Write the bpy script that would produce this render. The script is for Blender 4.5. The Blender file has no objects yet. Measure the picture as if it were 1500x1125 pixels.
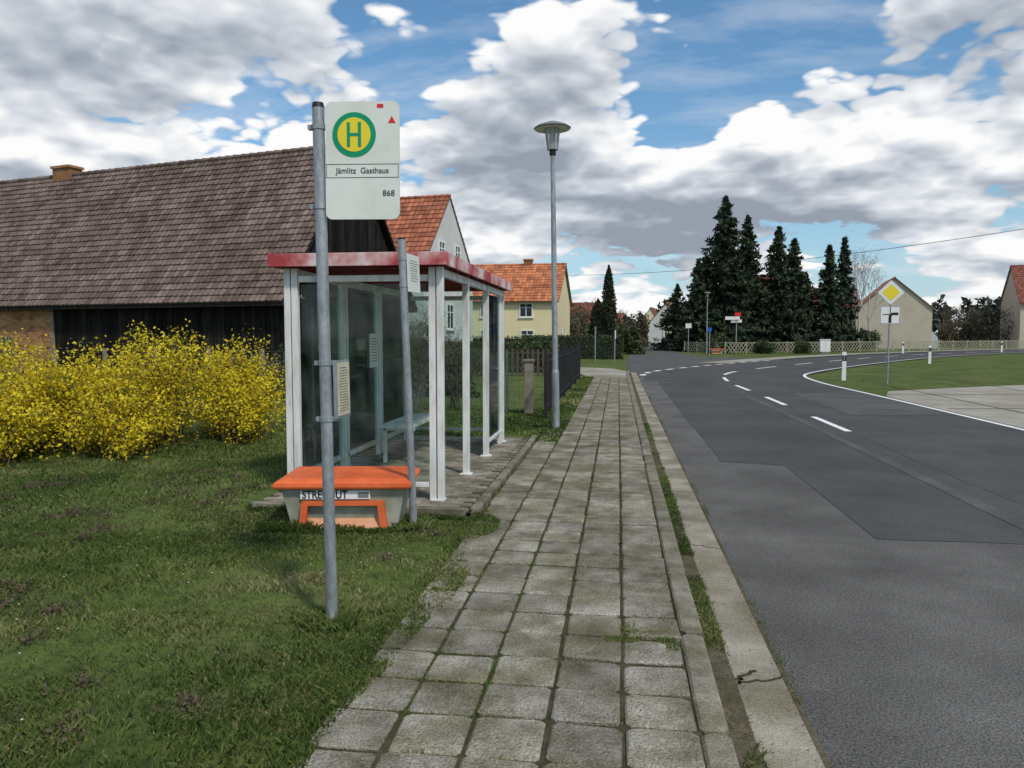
import bpy, math, random, numpy as np
from mathutils import Vector, Matrix, Euler, noise as mnoise
random.seed(7); rng=np.random.default_rng(7)
R=math.radians
scene=bpy.context.scene
COL=scene.collection
YAW=R(7.83); CS,SN=math.cos(YAW),math.sin(YAW)
def loc(e,n):
    """site-survey frame (rotated 7.83 deg) -> road-aligned world frame"""
    return (e*CS-n*SN, e*SN+n*CS)

# ------------------------------------------------------------------ materials
def new_mat(name):
    m=bpy.data.materials.new(name); m.use_nodes=True
    nt=m.node_tree; b=nt.nodes['Principled BSDF']
    return m,nt,b
def ramp(nt,fac,cols,lo=.3,hi=.7):
    r=nt.nodes.new('ShaderNodeValToRGB'); e=r.color_ramp.elements
    n=len(cols)
    while len(e)<n: e.new(.5)
    for i,c in enumerate(cols):
        e[i].position=lo+(hi-lo)*(i/(max(1,n-1))); e[i].color=(c[0],c[1],c[2],1)
    nt.links.new(fac,r.inputs[0]); return r.outputs[0]
def pmat(name,cols,scale=5,rough=.8,detail=5,bump=0,bscale=60,rnd=0,metal=0,spec=.3,lo=.3,hi=.7,fine=0,fscale=300,stretch=None,use_rnd=False,transl=0,stain=None):
    m,nt,b=new_mat(name); L=nt.links
    tc=nt.nodes.new('ShaderNodeTexCoord'); vec=tc.outputs['Object']
    if stretch:
        mp=nt.nodes.new('ShaderNodeMapping'); mp.inputs['Scale'].default_value=stretch
        L.new(vec,mp.inputs[0]); vec=mp.outputs[0]
    if use_rnd:
        a=nt.nodes.new('ShaderNodeAttribute'); a.attribute_name='rnd'
        col=ramp(nt,a.outputs['Fac'],cols,0,1)
    else:
        no=nt.nodes.new('ShaderNodeTexNoise'); no.inputs['Scale'].default_value=scale; no.inputs['Detail'].default_value=detail
        no.inputs['Roughness'].default_value=.6
        L.new(vec,no.inputs[0]); col=ramp(nt,no.outputs[0],cols,lo,hi)
    def mul(col,fac,amt):
        mr=nt.nodes.new('ShaderNodeMapRange'); mr.inputs[1].default_value=0; mr.inputs[2].default_value=1
        mr.inputs[3].default_value=1-amt; mr.inputs[4].default_value=1+amt; L.new(fac,mr.inputs[0])
        vm=nt.nodes.new('ShaderNodeVectorMath'); vm.operation='SCALE'; L.new(col,vm.inputs[0]); L.new(mr.outputs[0],vm.inputs['Scale'])
        return vm.outputs[0]
    if rnd:
        a=nt.nodes.new('ShaderNodeAttribute'); a.attribute_name='rnd'; col=mul(col,a.outputs['Fac'],rnd)
    if fine:
        n3=nt.nodes.new('ShaderNodeTexNoise'); n3.inputs['Scale'].default_value=fscale; n3.inputs['Detail'].default_value=2
        L.new(vec,n3.inputs[0])
        mr=nt.nodes.new('ShaderNodeMapRange'); mr.inputs[1].default_value=.3; mr.inputs[2].default_value=.7; L.new(n3.outputs[0],mr.inputs[0])
        col=mul(col,mr.outputs[0],fine)
    if stain:   # (scale, colour multiplier, threshold)
        n4=nt.nodes.new('ShaderNodeTexNoise'); n4.inputs['Scale'].default_value=stain[0]; n4.inputs['Detail'].default_value=6; n4.inputs['Roughness'].default_value=.68
        L.new(vec,n4.inputs[0]); sr=ramp(nt,n4.outputs[0],[stain[1],(1,1,1)],stain[2],stain[2]+.18)
        vv=nt.nodes.new('ShaderNodeVectorMath'); vv.operation='MULTIPLY'; L.new(col,vv.inputs[0]); L.new(sr,vv.inputs[1]); col=vv.outputs[0]
    L.new(col,b.inputs['Base Color'])
    b.inputs['Roughness'].default_value=rough; b.inputs['Metallic'].default_value=metal
    b.inputs['Specular IOR Level'].default_value=spec
    if bump:
        n2=nt.nodes.new('ShaderNodeTexNoise'); n2.inputs['Scale'].default_value=bscale; n2.inputs['Detail'].default_value=3
        L.new(vec,n2.inputs[0]); bp=nt.nodes.new('ShaderNodeBump'); bp.inputs['Strength'].default_value=bump; bp.inputs['Distance'].default_value=.02
        L.new(n2.outputs[0],bp.inputs['Height']); L.new(bp.outputs[0],b.inputs['Normal'])
    if transl:
        tr=nt.nodes.new('ShaderNodeBsdfTranslucent'); L.new(col,tr.inputs[0])
        mx=nt.nodes.new('ShaderNodeMixShader'); mx.inputs[0].default_value=transl
        L.new(b.outputs[0],mx.inputs[1]); L.new(tr.outputs[0],mx.inputs[2])
        L.new(mx.outputs[0],nt.nodes['Material Output'].inputs[0])
    return m
def glassmat(name,tint=(.8,.9,.86),refl=.1,lo=.0,ior=1.28):
    m,nt,b=new_mat(name); L=nt.links
    t=nt.nodes.new('ShaderNodeBsdfTransparent'); t.inputs[0].default_value=(*tint,1)
    g=nt.nodes.new('ShaderNodeBsdfGlossy'); g.inputs['Roughness'].default_value=.03; g.inputs[0].default_value=(.8,.85,.85,1)
    d=nt.nodes.new('ShaderNodeBsdfDiffuse'); d.inputs[0].default_value=(.5,.52,.48,1)
    fr=nt.nodes.new('ShaderNodeFresnel'); fr.inputs[0].default_value=ior
    mx=nt.nodes.new('ShaderNodeMixShader'); L.new(fr.outputs[0],mx.inputs[0]); L.new(t.outputs[0],mx.inputs[1]); L.new(g.outputs[0],mx.inputs[2])
    no=nt.nodes.new('ShaderNodeTexNoise'); no.inputs['Scale'].default_value=3; no.inputs['Detail'].default_value=6
    mr=nt.nodes.new('ShaderNodeMapRange'); mr.inputs[1].default_value=.4; mr.inputs[2].default_value=.8; mr.inputs[3].default_value=lo; mr.inputs[4].default_value=refl
    tc=nt.nodes.new('ShaderNodeTexCoord'); L.new(tc.outputs['Object'],no.inputs[0]); L.new(no.outputs[0],mr.inputs[0])
    m2=nt.nodes.new('ShaderNodeMixShader'); L.new(mr.outputs[0],m2.inputs[0]); L.new(mx.outputs[0],m2.inputs[1]); L.new(d.outputs[0],m2.inputs[2])
    L.new(m2.outputs[0],nt.nodes['Material Output'].inputs[0]); return m

M={}
M['asphalt_old']=pmat('asphalt_old',[(.105,.1,.093),(.138,.133,.124),(.172,.166,.155)],scale=.9,rough=.92,bump=.7,bscale=120,fine=.5,fscale=85,stain=(.7,(.8,.8,.8),.42),spec=.2)
M['asphalt_new']=pmat('asphalt_new',[(.064,.063,.063),(.08,.078,.077),(.098,.096,.093)],scale=.6,rough=.88,bump=.35,bscale=140,fine=.35,fscale=100,stain=(.5,(.84,.84,.85),.44),spec=.2)
M['asphalt_worn']=pmat('asphalt_worn',[(.088,.086,.083),(.104,.102,.098),(.125,.122,.116)],scale=1.2,rough=.92,bump=.4,bscale=130,fine=.35,fscale=100,stain=(.8,(.8,.8,.8),.42),spec=.2)
M['paint']=pmat('road_paint',[(.3,.3,.29),(.72,.72,.7),(.8,.8,.78)],scale=9,rough=.6,lo=.25,hi=.5,detail=8)
M['slab']=pmat('paving_slab',[(.19,.172,.138),(.285,.262,.215),(.375,.348,.292)],scale=5,rough=.95,bump=.8,bscale=70,rnd=.22,fine=.4,fscale=110,stain=(2.2,(.58,.57,.46),.42),spec=.12)
M['kerb']=pmat('kerb_concrete',[(.17,.155,.122),(.255,.235,.19),(.32,.296,.243)],scale=4,rough=.95,bump=.5,bscale=80,rnd=.13,fine=.3,fscale=120,stain=(2.5,(.62,.61,.5),.42),spec=.12)
M['gutter']=pmat('gutter_concrete',[(.23,.208,.162),(.335,.307,.248),(.41,.378,.317)],scale=1.8,rough=.95,bump=.4,bscale=60,rnd=.06,fine=.25,fscale=110,stain=(1.4,(.62,.6,.52),.43),spec=.12)
M['conc']=pmat('concrete_sheet',[(.27,.25,.2),(.34,.315,.26),(.4,.37,.31)],scale=.8,rough=.95,fine=.12,fscale=30,stain=(.3,(.75,.74,.7),.42))
M['soil']=pmat('joint_soil',[(.036,.038,.018),(.058,.056,.03),(.09,.08,.052)],scale=12,rough=1,bump=.4,spec=.1)
M['dirt']=pmat('gutter_dirt',[(.06,.055,.03),(.1,.088,.055),(.15,.125,.085)],scale=9,rough=1,bump=.6,spec=.1)
M['paver']=pmat('shelter_paver',[(.18,.155,.125),(.25,.22,.18),(.31,.275,.22)],scale=4,rough=.9,rnd=.25,fine=.2,stain=(2,(.65,.65,.6),.42))
M['blade']=pmat('grass_blade',[(.055,.088,.02),(.095,.142,.034),(.145,.195,.05),(.205,.228,.078),(.35,.31,.16)],use_rnd=True,rough=.75,spec=.15,transl=.3)
M['moss']=pmat('brown_weed',[(.05,.035,.025),(.1,.07,.05),(.15,.11,.08)],use_rnd=True,rough=.9)
M['debris']=pmat('dry_debris',[(.06,.045,.025),(.16,.12,.07),(.26,.21,.13)],use_rnd=True,rough=.95)
M['daisy']=pmat('daisy_white',[(.6,.6,.55),(.7,.7,.65)],rough=.7)
M['forsy']=pmat('forsythia_flower',[(.42,.32,.012),(.68,.54,.018),(.85,.7,.035)],use_rnd=True,rough=.6,transl=.3)
M['forsyg']=pmat('forsythia_leaf',[(.07,.07,.02),(.16,.16,.03)],use_rnd=True,rough=.7)
M['twig']=pmat('twig_bark',[(.09,.07,.05),(.16,.13,.1)],scale=8,rough=.9)
M['bark']=pmat('bark',[(.06,.045,.035),(.11,.09,.07)],scale=6,rough=.95)
M['birch']=pmat('birch_bark',[(.3,.28,.26),(.5,.48,.45)],scale=6,rough=.9)
M['spruce']=pmat('spruce_needle',[(.008,.014,.009),(.02,.034,.018),(.045,.065,.03)],use_rnd=True,rough=.8)
M['cypress']=pmat('cypress_leaf',[(.012,.02,.01),(.03,.042,.018)],use_rnd=True,rough=.8)
M['hedge']=pmat('hedge_leaf',[(.02,.032,.012),(.045,.065,.022),(.08,.1,.03)],use_rnd=True,rough=.7)
M['brownbush']=pmat('bare_bush_leaf',[(.05,.042,.03),(.1,.085,.055),(.14,.125,.07)],use_rnd=True,rough=.9)
M['distant']=pmat('distant_foliage',[(.022,.034,.026),(.045,.055,.042),(.085,.085,.06)],use_rnd=True,rough=.9)
M['steel']=pmat('galvanised_steel',[(.26,.29,.31),(.34,.37,.39),(.42,.45,.47)],scale=22,rough=.5,metal=.4,stretch=(1,1,.35),fine=.15,fscale=80,stain=(6,(.72,.72,.7),.4))
M['steeldk']=pmat('lamp_steel',[(.16,.175,.17),(.24,.255,.245)],scale=9,rough=.55,metal=.3)
M['black']=pmat('black_paint',[(.012,.012,.013),(.025,.025,.026)],rough=.5)
M['blackink']=pmat('black_ink',[(.015,.015,.015),(.02,.02,.02)],rough=.6)
M['white']=pmat('white_enamel',[(.7,.71,.68),(.78,.78,.75)],scale=4,rough=.45)
M['signback']=pmat('sign_white',[(.66,.68,.62),(.74,.76,.7)],scale=3,rough=.4,stain=(5,(.93,.93,.88),.35))
M['alu']=pmat('white_aluminium',[(.46,.46,.43),(.64,.65,.62),(.73,.74,.72)],scale=9,rough=.5,spec=.4,lo=.25,hi=.55,stretch=(1,1,.25),stain=(7,(.75,.74,.68),.36))
M['green']=pmat('sign_green',[(0,.26,.12),(0,.3,.14)],rough=.4)
M['yellow']=pmat('sign_yellow',[(.78,.6,.03),(.82,.65,.04)],rough=.4)
M['red']=pmat('sign_red',[(.6,.02,.02),(.7,.04,.03)],rough=.4)
M['blue']=pmat('sign_blue',[(.02,.1,.4),(.03,.13,.45)],rough=.4)
M['paper']=pmat('timetable_paper',[(.45,.4,.28),(.58,.54,.42)],scale=9,rough=.7)
M['orange']=pmat('orange_plastic',[(.66,.12,.035),(.8,.17,.05)],scale=3,rough=.55,stain=(4,(.82,.79,.77),.4))
M['orangel']=pmat('faded_orange',[(.56,.25,.13),(.66,.36,.21)],scale=4,rough=.6)
M['binbody']=pmat('bin_plastic',[(.28,.29,.22),(.38,.39,.31),(.44,.44,.36)],scale=3,rough=.65,stain=(4,(.72,.72,.65),.42))
M['redpaint']=pmat('peeling_red_paint',[(.36,.05,.055),(.46,.13,.125),(.54,.26,.25),(.6,.42,.4),(.66,.58,.56)],scale=2.3,rough=.7,lo=.4,hi=.63,detail=9)
M['redbeam']=pmat('dark_red_beam',[(.2,.03,.03),(.34,.07,.07)],scale=4,rough=.6)
M['glass']=glassmat('shelter_glass',(.86,.93,.9),.08)
M['lampglass']=glassmat('lamp_glass',(.85,.86,.85),.75,.45)
M['barnwood']=pmat('black_timber',[(.009,.008,.008),(.016,.014,.013),(.03,.026,.023)],scale=2.5,rough=.95,rnd=.5,stretch=(4,4,.5),spec=.1)
M['barntile']=pmat('old_roof_tile',[(.11,.077,.066),(.16,.117,.1),(.215,.163,.142)],scale=.8,rough=.95,rnd=.3,fine=.14,fscale=12,detail=8,stain=(1.5,(.8,.78,.75),.4),spec=.12)
M['ortile']=pmat('orange_roof_tile',[(.34,.11,.05),(.46,.165,.075),(.53,.22,.11)],scale=1.3,rough=.9,rnd=.3)
M['rdtile']=pmat('red_brown_tile',[(.16,.055,.04),(.24,.085,.055)],scale=1.3,rough=.9,rnd=.3)
M['dkred']=pmat('rust_roof_tile',[(.27,.09,.05),(.37,.13,.07),(.22,.085,.055)],scale=1.0,rough=.9,rnd=.35)
M['render_w']=pmat('white_render',[(.52,.51,.49),(.62,.61,.59)],scale=.8,rough=.9)
M['render_y']=pmat('yellow_render',[(.7,.6,.35),(.76,.67,.42)],scale=.8,rough=.9)
M['render_b']=pmat('beige_render',[(.48,.42,.32),(.56,.49,.38)],scale=.8,rough=.9)
M['render_g']=pmat('grey_render',[(.3,.36,.42),(.36,.42,.48)],scale=.8,rough=.9)
M['pane']=pmat('window_pane',[(.02,.025,.03),(.05,.06,.07)],scale=1,rough=.08,spec=.6)
M['wood']=pmat('weathered_wood',[(.13,.115,.09),(.25,.22,.17)],scale=5,rough=.9,rnd=.2)
M['lattice']=pmat('lattice_wood',[(.26,.25,.17),(.38,.36,.27)],scale=3,rough=.9,rnd=.2)
M['wire']=pmat('fence_wire',[(.06,.09,.07),(.1,.13,.1)],rough=.6)
M['skin']=pmat('skin',[(.5,.3,.22),(.55,.34,.25)],rough=.6)
M['jacket']=pmat('jacket_cloth',[(.05,.08,.05),(.08,.12,.08)],rough=.9)
M['jacket2']=pmat('jacket_cloth_yellow',[(.3,.3,.05),(.4,.4,.07)],rough=.9)
M['trouser']=pmat('trousers_cloth',[(.02,.025,.05),(.03,.035,.06)],rough=.9)
M['hair']=pmat('hair',[(.04,.025,.015),(.06,.04,.02)],rough=.7)
M['greenhouse']=pmat('greenhouse_sheet',[(.4,.43,.44),(.55,.58,.58)],scale=2,rough=.4)
M['brick']=pmat('barn_brick',[(.27,.12,.055),(.38,.185,.085),(.45,.25,.13)],scale=1.6,rough=.95,rnd=.35,detail=7,spec=.1)
M['mortar']=pmat('lime_mortar',[(.2,.16,.12),(.3,.25,.19)],scale=4,rough=.95)
def groundmat():
    m,nt,b=new_mat('grass_ground'); L=nt.links
    tc=nt.nodes.new('ShaderNodeTexCoord'); o=tc.outputs['Object']
    def N(s,d,r=.6):
        n=nt.nodes.new('ShaderNodeTexNoise'); n.inputs['Scale'].default_value=s; n.inputs['Detail'].default_value=d; n.inputs['Roughness'].default_value=r; L.new(o,n.inputs[0]); return n.outputs[0]
    c1=ramp(nt,N(.55,7,.7),[(.05,.074,.02),(.085,.122,.032),(.13,.165,.05)],.3,.7)
    c2=ramp(nt,N(7,5),[(.5,.45,.5),(1,1,1),(1.25,1.2,1.0)],.3,.7)
    mx=nt.nodes.new('ShaderNodeVectorMath'); mx.operation='MULTIPLY'; L.new(c1,mx.inputs[0]); L.new(c2,mx.inputs[1])
    c3=ramp(nt,N(.9,6,.7),[(0,0,0),(1,1,1)],.52,.68)
    mm=nt.nodes.new('ShaderNodeMix'); mm.data_type='RGBA'; L.new(c3,mm.inputs[0]); L.new(mx.outputs[0],mm.inputs[6]); mm.inputs[7].default_value=(.14,.12,.065,1)
    L.new(mm.outputs[2],b.inputs['Base Color']); b.inputs['Roughness'].default_value=1; b.inputs['Specular IOR Level'].default_value=.1
    bp=nt.nodes.new('ShaderNodeBump'); bp.inputs['Distance'].default_value=.05; bp.inputs['Strength'].default_value=.6; L.new(N(25,4),bp.inputs['Height']); L.new(bp.outputs[0],b.inputs['Normal'])
    return m
M['ground']=groundmat()

# ------------------------------------------------------------------ mesh helpers
class MB:
    def __init__(s): s.v=[];s.f=[];s.m=[];s.r=[]
    def add(s,vs,fs,mi=0,r=None):
        o=len(s.v); s.v.extend([tuple(x) for x in vs])
        if r is None: r=random.random()
        for f in fs: s.f.append(tuple(i+o for i in f)); s.m.append(mi); s.r.append(r)
    def box(s,cx,cy,cz,sx,sy,sz,mi=0,rot=0,mat=None,r=None):
        x,y,z=sx/2,sy/2,sz/2
        vs=[Vector((a*x,b*y,c*z)) for c in(-1,1) for b in(-1,1) for a in(-1,1)]
        if mat is not None: vs=[mat@v for v in vs]
        elif rot:
            Rm=Matrix.Rotation(rot,3,'Z'); vs=[Rm@v for v in vs]
        vs=[(v.x+cx,v.y+cy,v.z+cz) for v in vs]
        s.add(vs,[(0,2,3,1),(4,5,7,6),(0,1,5,4),(2,6,7,3),(0,4,6,2),(1,3,7,5)],mi,r)
    def beam(s,p0,p1,w,h,mi=0):
        p0=Vector(p0);p1=Vector(p1);d=p1-p0;L=d.length
        q=d.to_track_quat('X','Z').to_matrix(); c=(p0+p1)/2
        s.box(c.x,c.y,c.z,L,w,h,mi,mat=q)
    def cyl(s,p0,p1,r0,r1=None,n=12,mi=0,cap=True,r=None):
        if r1 is None:r1=r0
        p0=Vector(p0);p1=Vector(p1);q=(p1-p0).to_track_quat('Z','Y').to_matrix()
        vs=[]
        for p,rr in((p0,r0),(p1,r1)):
            for i in range(n):
                a=2*math.pi*i/n; vs.append(p+q@Vector((rr*math.cos(a),rr*math.sin(a),0)))
        fs=[(i,(i+1)%n,n+(i+1)%n,n+i) for i in range(n)]
        if cap: fs+= [tuple(range(n))[::-1],tuple(range(n,2*n))]
        s.add(vs,fs,mi,r)
    def lathe(s,prof,cx,cy,n=24,mi=0):
        vs=[];k=len(prof)
        for (rr,z) in prof:
            for i in range(n):
                a=2*math.pi*i/n; vs.append((cx+rr*math.cos(a),cy+rr*math.sin(a),z))
        fs=[(j*n+i,j*n+(i+1)%n,(j+1)*n+(i+1)%n,(j+1)*n+i) for j in range(k-1) for i in range(n)]
        s.add(vs,fs,mi)
    def prism(s,poly,z0,z1,mi=0,r=None):
        n=len(poly); vs=[(x,y,z0) for x,y in poly]+[(x,y,z1) for x,y in poly]
        s.add(vs,[tuple(range(n))[::-1],tuple(range(n,2*n))]+[(i,(i+1)%n,n+(i+1)%n,n+i) for i in range(n)],mi,r)
    def build(s,name,mats,parent=None,smooth=False,location=(0,0,0),rot=(0,0,0),bevel=0):
        me=bpy.data.meshes.new(name); me.from_pydata(s.v,[],s.f)
        for m in mats: me.materials.append(m)
        me.polygons.foreach_set('material_index',s.m)
        a=me.attributes.new('rnd','FLOAT','FACE'); a.data.foreach_set('value',s.r)
        if smooth: me.polygons.foreach_set('use_smooth',[True]*len(s.f))
        me.update()
        ob=bpy.data.objects.new(name,me); COL.objects.link(ob); ob.location=location; ob.rotation_euler=rot
        if parent: ob.parent=parent
        if smooth and not bevel:
            md=ob.modifiers.new('es','EDGE_SPLIT'); md.split_angle=R(40)
        if bevel:
            md=ob.modifiers.new('bev','BEVEL'); md.width=bevel; md.segments=2; md.limit_method='ANGLE'
        return ob
def empty(name,location=(0,0,0),rot=(0,0,0)):
    e=bpy.data.objects.new(name,None); COL.objects.link(e); e.location=location; e.rotation_euler=rot; e.empty_display_size=.2; return e
def arrmesh(name,V,F,rnd,mats,midx=None,parent=None):
    me=bpy.data.meshes.new(name); k=F.shape[1]
    me.vertices.add(len(V)); me.vertices.foreach_set('co',np.asarray(V,dtype=np.float32).ravel())
    me.loops.add(F.size); me.loops.foreach_set('vertex_index',F.astype(np.int32).ravel())
    me.polygons.add(len(F)); me.polygons.foreach_set('loop_start',np.arange(0,F.size,k,dtype=np.int32))
    try: me.polygons.foreach_set('loop_total',np.full(len(F),k,dtype=np.int32))
    except Exception: pass
    for m in mats: me.materials.append(m)
    if midx is not None: me.polygons.foreach_set('material_index',np.asarray(midx,dtype=np.int32))
    me.update(calc_edges=True)
    a=me.attributes.new('rnd','FLOAT','FACE'); a.data.foreach_set('value',np.asarray(rnd,dtype=np.float32))
    ob=bpy.data.objects.new(name,me); COL.objects.link(ob)
    if parent: ob.parent=parent
    return ob
def unit(v): return v/np.maximum(np.linalg.norm(v,axis=1,keepdims=True),1e-9)
def cards(P,S,aspect=.6):
    n=len(P); a=unit(rng.normal(size=(n,3))); b=unit(np.cross(a,rng.normal(size=(n,3))))
    S=np.asarray(S).reshape(-1,1)*np.ones((n,1)); a=a*S; b=b*S*aspect
    V=np.stack([P-a,P+b*.9,P+a,P-b*.9],1).reshape(-1,3)
    F=np.arange(n*4).reshape(n,4); return V,F
def sheet(name,poly,z,mat,parent=None):
    mb=MB(); mb.add([(x,y,z) for x,y in poly],[tuple(range(len(poly)))]); return mb.build(name,[mat],parent)
def text(name,body,size,location,rot,mat,parent,align='CENTER',off=0,sx=1):
    c=bpy.data.curves.new(name,'FONT'); c.body=body; c.size=size; c.align_x=align; c.align_y='CENTER'; c.extrude=.0006; c.offset=off
    o=bpy.data.objects.new(name,c); COL.objects.link(o); o.location=location; o.rotation_euler=rot; o.scale=(sx,1,1); c.materials.append(mat); o.parent=parent; return o
def N2(x,y,s,o=0): return mnoise.noise(Vector((x*s+o,y*s-o,o*.7)))

# ------------------------------------------------------------------ ground
def gh(x,y):
    if x<-1.17:
        d=min(1,(-1.17-x)/2.2); e=max(0,min(1,(40-y)/20))
        b=.10*d*N2(x,y,.45,3)+.03*N2(x,y,1.5,9)*d+.08*d*math.exp(-((x+4.2)**2)/5-((y-5)**2)/6)
        if -3.4<x and 6.3<y<11.6: b=-.02
        return -.03+b*e
    if x<.47: return -.05
    return -.1
xs=sorted(set([round(v,3) for v in list(np.linspace(-1500,-60,12))+list(np.linspace(-60,-12,16))+list(np.arange(-12,-1.2,.2))+[-1.19,-1.17,.465,.475,2,6,9,13,20,30,45,60]+list(np.linspace(80,1500,12))]))
ys=sorted(set([round(v,3) for v in list(np.linspace(-300,-5,6))+list(np.arange(-4,16,.2))+list(np.arange(16,40,1))+list(np.linspace(42,120,12))+list(np.linspace(150,2500,12))]))
V=np.array([(x,y,gh(x,y)) for y in ys for x in xs]); nx=len(xs)
F=np.array([(j*nx+i,j*nx+i+1,(j+1)*nx+i+1,(j+1)*nx+i) for j in range(len(ys)-1) for i in range(nx-1)])
arrmesh('ground',V,F,np.zeros(len(F)),[M['ground']])

# ------------------------------------------------------------------ road
ctrl=[(3.8,-14),(3.8,0),(3.8,10),(3.78,20),(3.75,27),(4.4,32.3),(6.3,37),(9.7,43.3),(14.5,51.5),(20,60),(27,69),(38,81),(60,100),(85,121),(110,142)]
def cr(p,n=14):
    out=[]
    for i in range(1,len(p)-2):
        p0,p1,p2,p3=[Vector(q) for q in p[i-1:i+3]]
        for k in range(n):
            t=k/n; out.append(.5*((2*p1)+(-p0+p2)*t+(2*p0-5*p1+4*p2-p3)*t*t+(-p0+3*p1-3*p2+p3)*t**3))
    out.append(Vector(p[-2])); return out
CL=cr([(3.8,-30)]+ctrl+[(135,163)])
def offs(path,o):
    res=[]
    for i,p in enumerate(path):
        a=path[max(0,i-1)];b=path[min(len(path)-1,i+1)];t=(b-a).normalized(); res.append(Vector((p.x+t.y*o,p.y-t.x*o)))
    return res
def strip(name,path,o0,o1,z,mat,parent=None,mask=None):
    A=offs(path,o0);B=offs(path,o1);mb=MB()
    for i in range(len(path)-1):
        if mask and not mask(path[i]): continue
        mb.add([(A[i].x,A[i].y,z),(A[i+1].x,A[i+1].y,z),(B[i+1].x,B[i+1].y,z),(B[i].x,B[i].y,z)],[(0,3,2,1)],r=.5)
    return mb.build(name,[mat],parent)
def ragged(x0,y0,x1,y1,n,amp,seed=0):
    return [(x0+(x1-x0)*k/n+amp*N2(k*1.7,seed,.9,seed),y0+(y1-y0)*k/n+amp*N2(seed,k*1.7,.9,seed+3)) for k in range(n+1)]
road=empty('road')
strip('main_carriageway',CL,-3.02,3.15,-.06,M['asphalt_old'],road)
sheet('straight_side_street',[(.78,27),(4,30),(12,50),(9,54),(6.4,58),(5.3,66),(6,120),(9,240),(5,240),(2.4,120),(1.0,66),(.6,50),(.3,46)],-.066,M['asphalt_worn'],road)
sheet('left_side_street',[(.9,31),(.9,48),(-1.8,43.5),(-60,43.5),(-60,38.2),(-3,38.2),(-.6,36.5)],-.072,M['asphalt_worn'],road)
sheet('asphalt_patch',ragged(2.05,6.3,6.9,6.3,14,.05,1)+[(6.9,27),(3.9,27),(1.35,27)]+ragged(1.33,14,1.3,9.95,8,.05,2)+[(2.05,9.75)],-.056,M['asphalt_new'],road)
strip('asphalt_patch_curve',[p for p in CL if p.y>=26.9 and p.y<150],-2.9,3.05,-.0563,M['asphalt_new'],road)
sheet('worn_strip',ragged(3.47,6.45,3.47,24,16,.05,4)+ragged(3.3,24,3.32,6.45,16,.06,5),-.0525,M['asphalt_worn'],road)
sheet('worn_patch_far',ragged(4.6,16,6.7,16.3,4,.12,8)+ragged(6.7,21.5,4.7,22,4,.12,9),-.0523,M['asphalt_worn'],road)
mb=MB()
def crack(pts,w=.012,z=-.0515):
    for a,b in zip(pts[:-1],pts[1:]):
        a=Vector(a);b=Vector(b);t=(b-a).normalized();n=Vector((t.y,-t.x))*w/2
        mb.add([(a.x-n.x,a.y-n.y,z),(a.x+n.x,a.y+n.y,z),(b.x+n.x,b.y+n.y,z),(b.x-n.x,b.y-n.y,z)],[(0,1,2,3)])
crack(ragged(3.82,2,3.75,30,60,.08,14),.008)
mb.build('asphalt_joint',[M['dirt']],road)
mk=empty('road_markings')
def arclen(path):
    s=[0]
    for i in range(1,len(path)): s.append(s[-1]+(path[i]-path[i-1]).length)
    return s
S=arclen(CL)
def at(path,S,s):
    i=max(0,min(len(S)-2,int(np.searchsorted(S,s))-1)); t=(s-S[i])/(S[i+1]-S[i]); return path[i].lerp(path[i+1],t)
def dash(mb,path,S,s0,s1,w,z):
    n=max(1,int((s1-s0)/.6)); P=[at(path,S,s0+(s1-s0)*k/n) for k in range(n+1)]
    A=offs(P,-w/2);B=offs(P,w/2)
    for i in range(n): mb.add([(A[i].x,A[i].y,z),(B[i].x,B[i].y,z),(B[i+1].x,B[i+1].y,z),(A[i+1].x,A[i+1].y,z)],[(0,1,2,3)])
mb=MB(); s0=-CL[0].y
for y in [13.3,18.1,22.7,27.2]: dash(mb,CL,S,s0+y,s0+y+2.3,.12,-.049)
y=31.6
while y<150: dash(mb,CL,S,s0+y,s0+y+3,.14,-.049); y+=6.2
mb.build('centre_dashes',[M['paint']],mk)
E=offs(CL,2.98)
mb=MB(); SE=arclen(E); dash(mb,E,SE,s0-4,SE[-1]-10,.11,-.048); mb.build('edge_line',[M['paint']],mk)
J=cr([(.9,27),(.95,30.5),(1.5,33.8),(2.9,37.3),(4.9,41.6),(7.3,46),(10.3,50.8),(14,56)],8); SJ=arclen(J); mb=MB(); s=0
while s<SJ[-1]-1: dash(mb,J,SJ,s,s+.9,.22,-.0475); s+=1.8
mb.build('junction_dashes',[M['paint']],mk)
strip('far_pavement',CL,-5.4,-3.6,-.045,M['conc'],None,mask=lambda p:p.x>9)
sheet('concrete_apron',[(6.98,-6),(6.98,19),(7.05,21.5),(7.7,23.3),(10,25),(13.2,27),(40,42),(40,-6)],-.078,M['conc'])
mb=MB()
for k in range(5): crack([(8+k*3,4),(8.6+k*3.2,27+k*2)],.05,-.074)
for k in range(5): crack([(7.2,6+k*4),(38,7+k*5)],.05,-.0735)
mb.build('apron_joints',[M['soil']],road)

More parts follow.
